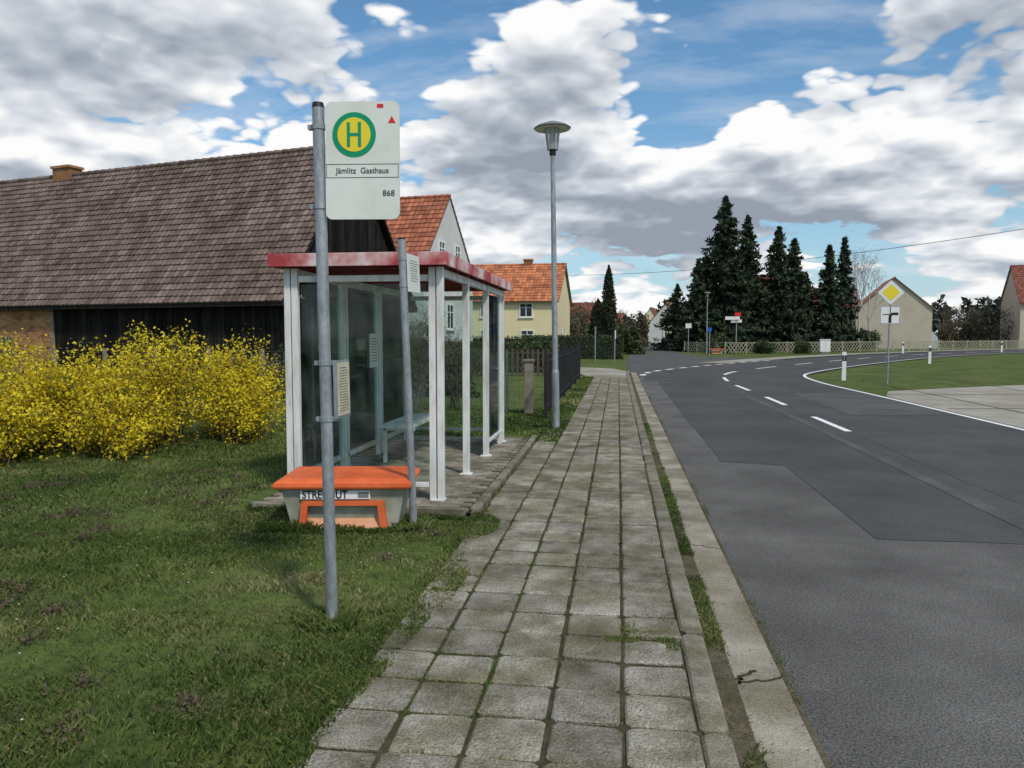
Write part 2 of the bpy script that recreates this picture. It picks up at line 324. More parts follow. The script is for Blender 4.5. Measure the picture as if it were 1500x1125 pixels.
# ------------------------------------------------------------------ pavement
pv=empty('pavement'); mb=MB()
sheet('joint_bed',[(-1.16,-3),(.345,-3),(.345,28.5),(-1.16,28.5)],-.014,M['soil'],pv)
def slab(mb,cx,cy,w,l,top,th,tilt=.004,rot=0,bev=.008):
    zx,zy=random.uniform(-tilt,tilt),random.uniform(-tilt,tilt)
    cr_,sr_=math.cos(rot),math.sin(rot)
    def pt(a,b,z): 
        x=a*cr_-b*sr_; y=a*sr_+b*cr_
        return (cx+x,cy+y,z+zx*a/(w/2)+zy*b/(l/2))
    w2,l2=w/2,l/2
    c=[(-w2,-l2),(w2,-l2),(w2,l2),(-w2,l2)]
    qs=[bev*random.uniform(1.0,2.6) for _ in range(4)]
    def ring(k,z):
        o=[]
        for (a,b),q in zip(c,qs):
            sa,sb=(1 if a>0 else -1),(1 if b>0 else -1); a2,b2=a-sa*k,b-sb*k
            o+= [(a2,b2-sb*q),(a2-sa*q,b2)]
        return [pt(x,y,z) for x,y in o]
    A=ring(0,top-th);B=ring(0,top-bev*.9);C=ring(bev,top)
    idx=sorted(range(8),key=lambda i:math.atan2(C[i][1]-cy,C[i][0]-cx))
    A=[A[i] for i in idx];B=[B[i] for i in idx];C=[C[i] for i in idx]
    fs=[tuple(range(16,24))]
    for i in range(8):
        j=(i+1)%8; fs+=[(i,j,8+j,8+i),(8+i,8+j,16+j,16+i)]
    mb.add(A+B+C,fs)
for j in range(-10,95):
    for i in range(5):
        cx=.185-.3*i; cy=.15+.3*j
        slab(mb,cx+random.uniform(-.005,.005),cy+random.uniform(-.005,.005)+.014*N2(i,j,.4),.283+random.uniform(-.004,.002),.28+random.uniform(-.004,.002),.0+random.uniform(-.004,.004),.03,.004,random.uniform(-.016,.016),.009)
mb.build('slabs',[M['slab']],pv)
mb=MB()
for j in range(-3,33): slab(mb,.393+random.uniform(-.003,.003),j+.5,.116,.985,.006+random.uniform(-.004,.004),.13,.003,random.uniform(-.003,.003),.012)
mb.build('kerb_stones',[M['kerb']],pv)
mb=MB()
for j in range(-3,33): slab(mb,.66,j+.5+random.uniform(-.003,.003),.225,.997,-.044+random.uniform(-.001,.001),.05,.001,0,.005)
mb.build('gutter_slabs',[M['gutter']],pv)
sheet('gutter_soil',[(.445,-3),(.555,-3),(.555,33),(.445,33)],-.047,M['dirt'],pv)
sheet('gutter_edge',[(.76,-3),(.80,-3),(.80,33),(.76,33)],-.0558,M['dirt'],pv)
mb=MB(); crack(ragged(.55,3.55,.775,3.62,10,.05,61),.014,-.041); crack(ragged(.55,3.56,.66,3.68,7,.04,63),.02,-.0405); crack(ragged(.55,5.9,.775,5.8,8,.05,65),.008,-.041); mb.build('gutter_cracks',[M['soil']],pv)
sheet('crossing_concrete',[(-1.1,28.6),(.345,28.6),(.5,33),(-.2,35.8),(-2.2,37.6),(-3,36.5),(-1.8,33)],-.018,M['conc'],pv)
mb=MB(); y=6.62; row=0
while y<11.4:
    x=-3.2+(.1 if row%2 else 0)
    while x<-1.36: slab(mb,x,y,.193,.093,.008+random.uniform(-.003,.003),.04,.001,0,.006); x+=.2
    y+=.1; row+=1
mb.build('shelter_pavers',[M['paver']],pv)
sheet('paver_bed',[(-3.32,6.55),(-1.2,6.55),(-1.2,11.45),(-3.32,11.45)],-.012,M['soil'],pv)
mb=MB()
for j in range(5): slab(mb,-1.235,7.05+j,.08,.985,.03,.1,.002,0,.01)
for j in range(2): slab(mb,-2.8+j,6.55,.98,.08,.03,.1,.002,0,.01)
mb.build('platform_edging',[M['kerb']],pv)

# ------------------------------------------------------------------ grass blades
def blades(n,xr,yr,hmin,hmax,w,test=None,name='grass',z=None,power=1.0,straw=0):
    U=rng.random((n,2)); X=xr[0]+(xr[1]-xr[0])*U[:,0]; Y=yr[0]+(yr[1]-yr[0])*U[:,1]**power
    keep=np.ones(n,bool); H=np.zeros(n);RR=np.zeros(n);Z=np.zeros(n)
    for i in range(n):
        x,y=X[i],Y[i]
        if test and not test(x,y): keep[i]=False; continue
        a=N2(x,y,2.2,1); b=N2(x,y,.7,5); c=N2(x,y,9,2)
        H[i]=hmin+(hmax-hmin)*max(0,min(1,.42+.8*a+.5*c))*random.uniform(.4,1.15)
        RR[i]=max(0,min(1,.34+.5*b+.45*a+random.uniform(-.25,.25)))
        if straw:
            sv=N2(x,y,.55,51)+.5*N2(x,y,2.5,17)+.9*math.exp(-((y-6.3-.22*(x+4))**2)/.5)*(x<-1.8)
            if random.random()<.07+.5*max(0,sv): RR[i]=random.uniform(.75,1); H[i]*=.7
        Z[i]=gh(x,y) if z is None else z
        if b*.6+N2(x,y,1.7,12)>.2 and random.random()<.7: keep[i]=False
    X,Y,H,RR,Z=[q[keep] for q in (X,Y,H,RR,Z)]; n=len(X)
    A=rng.random(n)*2*np.pi; L=rng.random(n)*1.1+.1; B=rng.random(n)*2*np.pi; W=w*(.6+.8*rng.random(n))*(1+Y*.12)
    dx,dy=np.cos(A)*W/2,np.sin(A)*W/2
    tx,ty=X+np.cos(B)*H*L,Y+np.sin(B)*H*L
    mx,my=X+np.cos(B)*H*L*.35,Y+np.sin(B)*H*L*.35
    V=np.stack([np.stack([X-dx,Y-dy,Z-.005],1),np.stack([X+dx,Y+dy,Z-.005],1),np.stack([mx+dx*.8,my+dy*.8,Z+H*.6],1),np.stack([tx,ty,Z+H],1)],1).reshape(-1,3)
    F=np.arange(n*4).reshape(n,4)
    return V,F,RR
def lawn(x,y):
    if x>-1.1 and y<11: return False
    if x>-1.13 and random.random()<.3: return False
    if -3.3<x<-1.2 and 6.5<y<11.5: return False
    return True
parts=[]
parts.append(blades(145000,(-4.6,-1.1),(1.7,6.6),.012,.055,.005,lawn,power=1.3,straw=1))
parts.append(blades(85000,(-9,-4.2),(2.5,9),.02,.06,.007,lawn,straw=1))
parts.append(blades(50000,(-9,-1.02),(6.5,16),.03,.075,.009,lawn,straw=1))
parts.append(blades(13000,(.452,.56),(.5,14),.01,.035,.0045,lambda x,y:N2(x,y,1.1,4)>-.15,z=-.047,power=1.5))
parts.append(blades(3500,(.75,.83),(.5,20),.006,.02,.004,lambda x,y:N2(x,y,1.5,7)>.05,z=-.055,power=1.4))
def joints(x,y):
    fx=abs(((x-.035)/.3)-round((x-.035)/.3))*.3; fy=abs((y/.3)-round(y/.3))*.3
    return (fx<.011 or fy<.011) and N2(x,y,1.0,8)+.5*N2(x,y,4,3)>(-.15 if x<-.4 else -.02)
parts.append(blades(240000,(-1.16,.34),(1.5,16),.004,.013,.004,joints,z=-.012,power=1.6))
parts.append(blades(24000,(-1.25,-.95),(1.7,6.6),.015,.05,.005,lambda x,y:N2(x,y,1.6,21)+(-1.04-x)*5>0.0,z=-.01,power=1.3,straw=1))
parts.append(blades(9000,(-1.25,-.86),(11,28),.03,.08,.012,None,z=-.01))
def patch(x,y): return math.hypot((x-.12)/1.2,(y-3.95)/1.0)+.3*N2(x,y,9,1)<.14
parts.append(blades(5000,(-.1,.33),(3.7,4.2),.004,.016,.004,patch,z=.0,straw=1))
# long tufts round the pole feet, grit bin and shelter platform
def ring_(cx,cy,r0,r1): return lambda x,y:r0<math.hypot(x-cx,y-cy)<r1
parts.append(blades(900,(-1.68,-1.38),(3.77,4.07),.04,.11,.006,ring_(-1.526,3.92,.03,.14)))
parts.append(blades(900,(-1.78,-1.48),(5.85,6.15),.04,.12,.007,ring_(-1.63,6.0,.03,.14)))
parts.append(blades(5000,(-2.85,-1.55),(5.6,5.98),.03,.1,.007,lambda x,y:abs(y-(5.83+.137*(x+2.2)))<.07))
parts.append(blades(3500,(-3.4,-1.3),(6.4,6.56),.03,.1,.007,None))
Vs=[];Fs=[];Rs=[];o=0
for V,F,r in parts: Vs.append(V);Fs.append(F+o);Rs.append(r);o+=len(V)
V=np.concatenate(Vs);F=np.concatenate(Fs);r=np.concatenate(Rs)
arrmesh('grass',V,F,r,[M['blade']])
P=[]
for k in range(150):
    x,y=random.uniform(-6,-1.4),random.uniform(2,8)
    if -3.3<x and y>6.2: continue
    if N2(x,y,.8,31)<.0: continue
    for q in range(110): 
        a=random.random()*6.28; d=abs(random.gauss(0,.1)); P.append((x+d*math.cos(a),y+d*math.sin(a),gh(x,y)+random.uniform(.01,.05)))
P=np.array(P); V,F=cards(P,rng.uniform(.006,.016,len(P)),.5); arrmesh('brown_weeds',V,F,rng.random(len(P)),[M['moss']])
mb=MB()
for k in range(150):
    x,y=random.uniform(-6,-1.3),random.uniform(2,8)
    if (-3.3<x and y>6.2) or N2(x,y,.6,41)<.05: continue
    z=gh(x,y)+random.uniform(.035,.05); mb.cyl((x,y,z-.004),(x,y,z),.003,.006,6)
mb.build('daisies',[M['daisy']])
n=5200; X=np.concatenate([rng.uniform(-1.15,.34,2000),rng.normal(.52,.04,1800),rng.normal(.8,.05,1400)]); Y=1.7+14*rng.random(n)**1.7
Z=np.where(X<.46,.003,np.where(X<.56,-.042,np.where(X<.78,-.041,-.057))); ph=rng.random(n)*6.28; s_=rng.uniform(.002,.007,n)
a=np.stack([np.cos(ph)*s_,np.sin(ph)*s_,rng.uniform(0,.002,n)],1); b=np.stack([-np.sin(ph)*s_*.6,np.cos(ph)*s_*.6,rng.uniform(0,.002,n)],1); Pn=np.stack([X,Y,Z],1)
V=np.stack([Pn-a,Pn-b,Pn+a,Pn+b],1).reshape(-1,3); arrmesh('ground_debris',V,np.arange(n*4).reshape(n,4),rng.random(n),[M['debris']])

# ------------------------------------------------------------------ bus stop pole & sign
bs=empty('bus_stop_sign',(-1.526,3.92,-.03),(0,R(-.7),0))
mb=MB(); mb.cyl((0,0,0),(0,0,2.76),.031,n=20); mb.cyl((0,0,2.76),(0,0,2.785),.033,.028,n=20,mi=1)
for z in (2.66,2.25,1.43,1.13): 
    mb.cyl((0,0,z-.013),(0,0,z+.013),.036,n=20); mb.box(-.045,0,z,.02,.03,.024)
    if z>2: mb.box(.05,0,z,.06,.03,.024)
    else: mb.box(.045,.02,z,.02,.03,.024)
mb.build('pole',[M['steel'],M['black']],bs,smooth=True)
BW,BH=.388,.6; bc=(.238,-.012,2.475)
def rrect(w,h,r,n=6):
    pts=[]
    for cx,cy,a0 in((w/2-r,h/2-r,0),(-w/2+r,h/2-r,90),(-w/2+r,-h/2+r,180),(w/2-r,-h/2+r,270)):
        for k in range(n+1): a=R(a0+90*k/n); pts.append((cx+r*math.cos(a),cy+r*math.sin(a)))
    return pts
def plate(mb,pts,y0,y1,mi,cx=0,cz=0):
    n=len(pts); vs=[(cx+x,y0,cz+z) for x,z in pts]+[(cx+x,y1,cz+z) for x,z in pts]
    mb.add(vs,[tuple(range(n)),tuple(range(n,2*n))[::-1]]+[(i,n+i,n+(i+1)%n,(i+1)%n) for i in range(n)],mi,.5)
def disc(r,n=40): return [(r*math.cos(2*math.pi*i/n),r*math.sin(2*math.pi*i/n)) for i in range(n)]
def rect(w,h): return [(-w/2,-h/2),(w/2,-h/2),(w/2,h/2),(-w/2,h/2)]
bd=empty('board',bc,(0,R(1.0),R(4))); bd.parent=bs
mb=MB(); plate(mb,rrect(BW,BH,.035),-.006,.006,0)
hx,hz=-.042,.132
plate(mb,disc(.114),-.008,-.0062,1,hx,hz); plate(mb,disc(.087),-.0095,-.0082,2,hx,hz)
for dx in(-.029,.029): plate(mb,rect(.016,.125),-.011,-.0097,1,hx+dx,hz)
plate(mb,rect(.044,.016),-.0108,-.0097,1,hx,hz)
for dz in(.034,-.034): plate(mb,rect(BW-.006,.0022),-.0075,-.0062,3,0,-.052+dz)
for dx in(-.188,.188): plate(mb,rect(.0022,.066),-.0073,-.0062,3,dx,-.052)
plate(mb,[(-.02,-.016),(.02,-.016),(0,.02)],-.0075,-.0062,4,.155,.205)
plate(mb,rrect(.034,.02,.006),-.0075,-.0062,4,.095,.276)
mb.build('face',[M['signback'],M['green'],M['yellow'],M['blackink'],M['red']],bd)
text('stop_name','Jämlitz  Gasthaus',.042,(0,-.0075,-.052),(R(90),0,0),M['blackink'],bd,sx=.96)
text('line_number','868',.043,(.17,-.0075,-.168),(R(90),0,0),M['blackink'],bd,align='RIGHT')
tb=MB(); 
tb.box(.052,.1,1.285,.018,.2,.31,0); tb.box(.063,.1,1.285,.003,.18,.285,1)
for k in range(17): tb.box(.0652,.1+random.uniform(-.01,.0),1.40-k*.0145,.0012,random.uniform(.1,.15),.004,2)
tb.build('timetable_case',[M['steel'],M['paper'],M['wood']],bs)
p2=empty('stop_information_post',(-1.63,6.0,-.03),(R(1),R(-1.7),0))
mb=MB(); mb.cyl((0,0,0),(0,0,2.33),.03,n=16); mb.cyl((0,0,2.33),(0,0,2.34),.031,n=16,mi=1)
for z in(2.18,1.97): mb.cyl((0,0,z-.012),(0,0,z+.012),.035,n=16)
mb.box(.04,.17,2.07,.008,.36,.3,2); 
for k in range(9): mb.box(.045,.17,2.17-k*.02,.001,random.uniform(.18,.28),.005,3)
mb.build('pole',[M['steel'],M['black'],M['signback'],M['steeldk']],p2,smooth=True)

# ------------------------------------------------------------------ grit bins
def grit_bin(location,rotz,label=True):
    g=empty('grit_bin',location,(0,0,rotz))
    mb=MB()
    def frus(w0,d0,z0,w1,d1,z1,mi,cy=.3):
        vs=[(a*w0/2,cy+b*d0/2,z0) for a,b in((-1,-1),(1,-1),(1,1),(-1,1))]+[(a*w1/2,cy+b*d1/2,z1) for a,b in((-1,-1),(1,-1),(1,1),(-1,1))]
        mb.add(vs,[(3,2,1,0),(4,5,6,7)]+[(i,(i+1)%4,4+(i+1)%4,4+i) for i in range(4)],mi,.5)
    frus(.84,.5,-.03,1.0,.6,.34,0); frus(1.03,.63,.325,1.03,.63,.345,0)
    mb.build('body',[M['binbody']],g,bevel=.02)
    mb=MB()
    frus(1.1,.7,.335,1.12,.71,.375,0); frus(1.12,.71,.375,1.0,.58,.415,0)
    mb.build('lid',[M['orange']],g,bevel=.014)
    mb=MB()
    def fr(pts0,pts1,mi):
        n=len(pts0); mb.add(pts0+pts1,[tuple(range(n)),tuple(range(n,2*n))[::-1]]+[(i,n+i,n+(i+1)%n,(i+1)%n) for i in range(n)],mi,.5)
    for a in(-1,1):
        p=[(a*.355,-.035,.0),(a*.305,-.035,.0),(a*.275,-.03,.215),(a*.33,-.03,.215)]
        fr(p,[(x,.07,z) for x,_,z in p],0)
    p=[(-.33,-.03,.2),(.33,-.03,.2),(.325,-.03,.235),(-.325,-.03,.235)]; fr(p,[(x,.06,z) for x,_,z in p],0)
    mb.add([(-.3,.045,.2),(.3,.045,.2),(.3,.045,.09),(-.3,.045,.09)],[(0,1,2,3)],2)
    mb.add([(-.3,.045,.1),(.3,.045,.1),(.305,-.03,.0),(-.305,-.03,.0)],[(0,3,2,1)],1)
    mb.build('hopper',[M['orange'],M['orangel'],M['rdtile']],g)
    mb=MB(); mb.box(-.06,-.008,.285,.56,.006,.068,0); 
    if label: mb.box(.165,-.0125,.285,.085,.003,.045,1)
    mb.build('label',[M['white'],M['steeldk']],g)
    if label: text('label_text','STREUGUT',.088,(-.325,-.013,.284),(R(90),0,0),M['blackink'],g,align='LEFT',off=.0018,sx=.84)
    return g
bx,by=loc(-1.36,6.12); grit_bin((bx,by,-.02),YAW+R(1))
bx,by=loc(17.1,64.5); grit_bin((bx,by,-.06),R(-20),label=False)

# ------------------------------------------------------------------ bus shelter
sh=empty('bus_shelter',(0,0,0))
X0,X1=-3.06,-1.65; Yb=[6.95,8.3,9.58,10.9]; ZT=2.17
mb=MB()
def post(x,y,w=.06,l=.06,z1=ZT): mb.box(x,y,z1/2,w,l,z1)
post(X1-.045,Yb[0]);post(X1+.03,Yb[0]); 
post(X0-.03,Yb[0]);post(X0+.042,Yb[0])
for y in Yb[1:3]: post(X1,y,.07,.07)
post(X1,Yb[3],.07,.07); post(X1,Yb[3]-.2,.05,.05)
for y in Yb[1:]: post(X0,y,.06,.07)
post(X0+.0,Yb[1]+.12,.04,.05)
post(X0+.0,Yb[2]+.12,.04,.05)
for y in Yb: mb.box(X1,y,.012,.13,.13,.02)
for x in (X0,X1): mb.beam((x,Yb[0]+.04,ZT-.04),(x,Yb[3]-.04,ZT-.04),.05,.075)
for y in(Yb[0],Yb[3]): mb.beam((X0+.08,y,ZT-.1),(X1-.08,y,ZT-.1),.045,.06)
mb.beam((X0,Yb[0]+.04,.18),(X0,Yb[3]-.04,.18),.04,.05)
mb.beam((X0+.08,Yb[0],.15),(X1-.08,Yb[0],.15),.04,.045)
mb.beam((X0+.04,Yb[3],.18),(X1-.04,Yb[3],.18),.04,.045)
mb.beam((X1,Yb[2]+.04,.18),(X1,Yb[3]-.04,.18),.04,.045)
mb.build('frame',[M['alu']],sh,bevel=.004)
mb=MB(); 
for a,b in zip(Yb[:-1],Yb[1:]): mb.box(X0,(a+b)/2,1.13,.008,b-a-.1,1.86)
mb.box((X0+X1)/2,Yb[0],1.1,X1-X0-.2,.008,1.84)
mb.box((X0+X1)/2,Yb[3],1.13,X1-X0-.12,.008,1.86)
mb.box(X1,(Yb[2]+Yb[3])/2,1.13,.008,1.2,1.86)
mb.build('glass_panels',[M['glass']],sh)
mb=MB(); rx0,rx1,ry0,ry1=X0-.16,X1+.12,Yb[0]-.14,Yb[3]+.16
cxm,cym=(rx0+rx1)/2,(ry0+ry1)/2
mb.box(cxm,ry0,ZT+.065,rx1-rx0,.03,.12); mb.box(cxm,ry1,ZT+.065,rx1-rx0,.03,.12)
mb.box(rx0+.017,cym,ZT+.065,.03,ry1-ry0-.034,.118); mb.box(rx1-.017,cym,ZT+.065,.03,ry1-ry0-.034,.118)
mb.build('roof_fascia',[M['redpaint']],sh,bevel=.004)
mb=MB()
for k in range(8):
    y=ry0+.3+k*(ry1-ry0-.6)/7; mb.box(cxm,y,ZT+.03,rx1-rx0-.1,.04,.055)
mb.build('roof_beams',[M['redbeam']],sh)
mb=MB(); mb.box(cxm,cym,ZT+.1,rx1-rx0-.07,ry1-ry0-.05,.03)
mb.build('roof_panel',[M['greenhouse']],sh)
mb=MB(); mb.box(X0+.02,9.35,1.35,.012,.3,.42,0)
for k in range(9): mb.box(X0+.0275,9.35,1.5-k*.035,.001,.22,.008,1)
mb.build('notice',[M['white'],M['blackink']],sh)
bn=empty('shelter_bench'); mb=MB()
for k in range(4): mb.box(-2.78+k*.11,9.55,.45,.085,1.5,.03)
for y in(8.95,10.15):
    mb.box(-2.62,y,.415,.42,.04,.04); mb.box(-2.78,y,.21,.04,.04,.42); mb.box(-2.45,y,.21,.04,.04,.42)
mb.build('seat_and_legs',[M['alu']],bn)

# ------------------------------------------------------------------ street lamps
def street_lamp(x,y,h=5.0,lean=0,z=-.02):
    s=empty('street_lamp',(x,y,z),(0,lean,0)); mb=MB()
    mb.cyl((0,0,0),(0,0,.03),.11,.11,n=20,mi=1)
    mb.cyl((0,0,.0),(0,0,.95),.062,n=20); mb.cyl((0,0,.95),(0,0,1.0),.062,.05,n=20); mb.cyl((0,0,1.0),(0,0,h-.52),.05,.036,n=20)
    mb.lathe([(.045,h-.55),(.055,h-.52),(.05,h-.47),(.07,h-.46),(.0,h-.46)],0,0,20,1)
    mb.build('pole',[M['steel'],M['black']],s,smooth=True)
    mb=MB(); mb.lathe([(.085,h-.46),(.125,h-.13)],0,0,24,0); mb.build('lantern_glass',[M['lampglass']],s,smooth=True)
    mb=MB(); mb.lathe([(.0,h-.128),(.285,h-.132)],0,0,28,1); mb.lathe([(.285,h-.131),(.3,h-.115),(.24,h-.075),(.12,h-.03),(.04,h-.005),(0,h)],0,0,28,0)
    for k in range(4):
        a=k*math.pi/2+.4; mb.beam((.086*math.cos(a),.086*math.sin(a),h-.46),(.127*math.cos(a),.127*math.sin(a),h-.13),.008,.008)
    mb.build('cap',[M['steeldk'],M['white']],s,smooth=True)
    mb=MB(); mb.cyl((0,0,h-.45),(0,0,h-.2),.025,.03,n=12); mb.build('bulb',[M['white']],s,smooth=True)
street_lamp(-1.0,12.6,5.0,R(-.9))
x,y=loc(16.3,64.5); street_lamp(x,y,5.2,0,-.08)
x,y=loc(18.5,92); street_lamp(x,y,5.2,0,-.08)
x,y=loc(23.4,120); street_lamp(x,y,5.2,0,-.08)

# ------------------------------------------------------------------ houses
def tile_roof(mb,L0,L1,y0,y1,z0,z1,tw,tl,mi=0):
    sl=math.hypot(y1-y0,z1-z0); uy,uz=(y1-y0)/sl,(z1-z0)/sl; ny,nz=-uz*(1 if uy>0 else -1),abs(uy)
    rows=int(sl/tl); tl=sl/rows; cols=int((L1-L0)/tw); tw=(L1-L0)/cols
    for j in range(rows):
        for i in range(cols):
            x=L0+i*tw; s0=j*tl-.02; s1=(j+1)*tl; jit=random.uniform(0,.012); r=random.random()
            if random.random()<.03: r=random.choice([-.2,1.6])
            vs=[]
            for s,e in((s0,.05+jit),(s1,.012)):
                for a,b in((0,.0),(.35,.03),(.7,.0),(1.0,.0)):
                    h=e+b; vs.append((x+a*tw,y0+uy*s+ny*h,z0+uz*s+nz*h))
            for a,b in((0,0),(1,0)): vs.append((x+a*tw,y0+uy*s0,z0+uz*s0))
            mb.add(vs,[(0,1,5,4),(1,2,6,5),(2,3,7,6),(8,9,3,2,1,0)],mi,r)
def gable_house(name,origin,rotz,L,W,ze,zr,wall,roof,windows=(),chim=(),ov=.35,og=.2,tw=.3,tl=.36,gwall=None,trim='white',z=-.1,skipwall=False,th=.07,verge='wood'):
    h=empty(name,(origin[0],origin[1],z),(0,0,rotz)); ze-=z; zr-=z
    sl=(zr-ze)/(W/2)
    if not skipwall:
        mb=MB(); vs=[(-L,0,0),(0,0,0),(0,W,0),(-L,W,0),(-L,0,ze),(0,0,ze),(0,W,ze),(-L,W,ze),(-L,W/2,zr),(0,W/2,zr)]
        mb.add(vs,[(0,1,5,4),(2,3,7,6)],0); mb.add(vs,[(1,2,6,9,5),(3,0,4,8,7)],1 if gwall else 0)
        mb.build('walls',[M[wall],M[gwall or wall]],h)
    mb=MB()
    for sgn,ya,yb in((1,-ov,W/2),(-1,W+ov,W/2)):
        za=ze-ov*sl+.02; zb=zr+.02
        mb.add([(-L-og,ya,za),(og,ya,za),(og,yb,zb),(-L-og,yb,zb),(-L-og,ya,za+th),(og,ya,za+th),(og,yb,zb+th),(-L-og,yb,zb+th)],
               [(0,3,2,1),(0,1,5,4),(0,4,7,3),(1,2,6,5)],1)
        tile_roof(mb,-L-og,og,ya,yb,za+th,zb+th,tw,tl,0)
    x=-L-og
    while x<og:
        mb.cyl((x,W/2,zr+th+.06),(min(og,x+.4),W/2,zr+th+.045),.11,.09,n=8,mi=0); x+=.38
    mb.build('roof',[M[roof],M[verge]],h)
    mb=MB()
    for face,a,zc,w,hh in windows:
        if face=='front': B=lambda dx,dz,sx,sz,d,mi:mb.box(a+dx,-d/2,zc+dz,sx,d,sz,mi)
        else: B=lambda dx,dz,sx,sz,d,mi:mb.box(d/2,a+dx,zc+dz,d,sx,sz,mi)
        B(0,0,w,hh,.02,1)
        for d in(-1,1): B(d*(w/2),0,.09,hh+.09,.06,0)
        for d in(-1,1): B(0,d*(hh/2),w-.09,.09,.055,0)
        B(0,0,.06,hh-.09,.045,0); B(0,-hh/2-.07,w+.25,.05,.12,0)
        if hh>1: B(0,hh*.18,w-.09,.05,.042,0)
    if windows: mb.build('windows',[M[trim],M['pane']],h)
    for cx,cw,cd,chh in chim:
        mb=MB(); mb.box(cx,W/2+.1,zr+chh/2-.3,cw,cd,chh+.6,0); mb.box(cx,W/2+.1,zr+chh+.04,cw+.12,cd+.12,.1,0); mb.box(cx,W/2+.1,zr+chh+.1,cw-.2,cd-.2,.03,1)
        mb.build('chimney',[M['brick'],M['black']],h)
    return h
A=loc(-7.05,24); ROTB=math.atan2(-.248,.969); LB=27; WB=7.52; ze,zr=2.95,8.0; z0=-.1
barn=gable_house('timber_barn',A,ROTB,LB,WB,ze,zr,'brick','barntile',chim=[(-14.2,1.0,.6,.5)],tw=.22,tl=.27,skipwall=True,ov=.4,og=.25,th=.14,verge='barnwood')
mb=MB(); ze-=z0; zr-=z0; bsx=-10.3
mb.box((bsx-LB)/2,.15,ze/2,LB+bsx,.3,ze,1); mb.box(-LB/2,WB-.15,ze/2,LB,.28,ze,1); mb.box(-LB+.14,WB/2,ze/2,.28,WB-.62,ze,1)
zz=.04; row=0
while zz<ze-.05:
    x=-18.5+(.125 if row%2 else 0)
    while x<bsx-.25:
        mb.box(x+.12,-.003,zz+.033,.236,.014,.064,0); x+=.25
    zz+=.077; row+=1
mb.build('brick_wall',[M['brick'],M['mortar']],barn)
mb=MB(); x=bsx+.01
while x<0:
    w=random.uniform(.16,.24); mb.box(x+w/2,.05+random.uniform(-.012,.012),ze/2+.02,w-.012,.03,ze-.03,0); x+=w
y=0
while y<WB:
    w=random.uniform(.16,.22); ym=y+w/2; hz_=ze+(zr-ze)*(1-abs(ym-WB/2)/(WB/2))-.02
    mb.box(0+random.uniform(-.012,.012),ym,hz_/2,.03,w-.012,hz_,0); y+=w
mb.box(bsx/2,.12,ze/2,-bsx,.03,ze-.1,0,r=0); mb.box(-.07,WB/2,ze/2,.03,WB-.3,ze,0,r=0)
for k in range(3): mb.box(-2.5-3*k,.02,1.5,.12,.03,2.8,0)
mb.build('black_boards',[M['barnwood']],barn)
mb=MB(); 
for i,xw in enumerate((-12.9,-16.2,-19.8)):
    mb.box(xw,-.02,1.2,.9,.02,.75,1)
    for d in(-.43,-.15,.15,.43): mb.box(xw+d,-.04,1.2,.05,.03,.75,0)
    for d in(-.36,0,.36): mb.box(xw,-.042,1.2+d,.82,.03,.05,0)
mb.build('windows',[M['wood'],M['pane']],barn)
P=loc(-4.35,38); gable_house('white_gabled_house',P,math.atan2(-.168,.982),13,6.9,4.9,8.75,'render_w','dkred',
    windows=[('gable',2.3,5.9,.75,1.1),('gable',4.5,5.9,.75,1.1),('gable',3.4,2.6,.9,1.3),('front',-2.5,2.6,1,1.3)],tw=.28,tl=.34,ov=.3,og=.06)
P=loc(3.5,60); gable_house('yellow_house',P,R(-4),9.5,7.5,4.3,7.2,'render_y','ortile',
    windows=[('front',-2.45,3.55,1.0,1.05),('front',-2.35,1.45,1.0,1.05),('front',-5.6,3.55,1.0,1.05),('front',-5.6,1.45,1.0,1.05),('gable',3.7,1.5,1,1.2)],chim=[(-3.0,.7,.5,.5)])
P=loc(-2.5,85); gable_house('farm_house',P,R(-10),12,8,4,8,'render_b','rdtile',windows=[('front',-3,2.2,1,1.3)])
P=loc(54.2,104); gable_house('beige_house',P,R(90-12),14,8.2,4.6,8.2,'render_b','ortile',windows=[])
P=loc(45,100); gable_house('low_red_roof_house',P,R(-8),7,6,5.0,7.3,'render_b','rdtile',windows=[('front',-2,2,1,1.2)])
P=loc(46,120); gable_house('red_roof_house',P,R(-8),10,8,6.5,11,'render_b','rdtile',chim=[(-3,.7,.5,.6)])
P=loc(73.5,88); gable_house('dark_roof_house',P,R(-10),13.5,8,5.5,9.9,'render_b','rdtile',windows=[('front',-8,3,1,1.2)])
P=loc(30.3,124); gable_house('yellow_gabled_house',P,R(88),10,5.6,3.2,6.4,'render_y','rdtile',windows=[])
P=loc(33,111); gable_house('village_house',P,R(82),12,7,3.2,6.6,'render_b','ortile',windows=[('front',-3,1.6,1,1.1)])
P=loc(21.5,165); gable_house('blue_house',P,R(-8),6,6,4,5.8,'render_g','ortile')
P=loc(37.5,165); gable_house('village_house',P,R(80),8,7,4,8,'render_w','ortile')
P=loc(38.5,195); gable_house('village_house',P,R(80),8,5,4,8,'render_y','rdtile')
P=loc(28.5,200); gable_house('village_house',P,R(-8),6,5,4,7,'render_b','ortile')
P=loc(15.5,120); gable_house('village_house',P,R(-6),9,7,3.4,6.5,'render_b','rdtile')
gx,gy=loc(47.5,92); gr=empty('greenhouse',(gx,gy,-.1),(0,0,R(-8))); mb=MB()
pr=[(-3,0),(-3,1.3),(-2.3,2.1),(0,2.5),(2.3,2.1),(3,1.3),(3,0)]
vs=[(x,y,z) for y in(0,5) for x,z in pr]; n=7
mb.add(vs,[tuple(range(n)),tuple(range(n,2*n))[::-1]]+[(i,i+1,n+i+1,n+i) for i in range(n-1)],0)
for x in(-2,-1,0,1,2): mb.box(x,-.02,1.15,.05,.04,2.2,1)
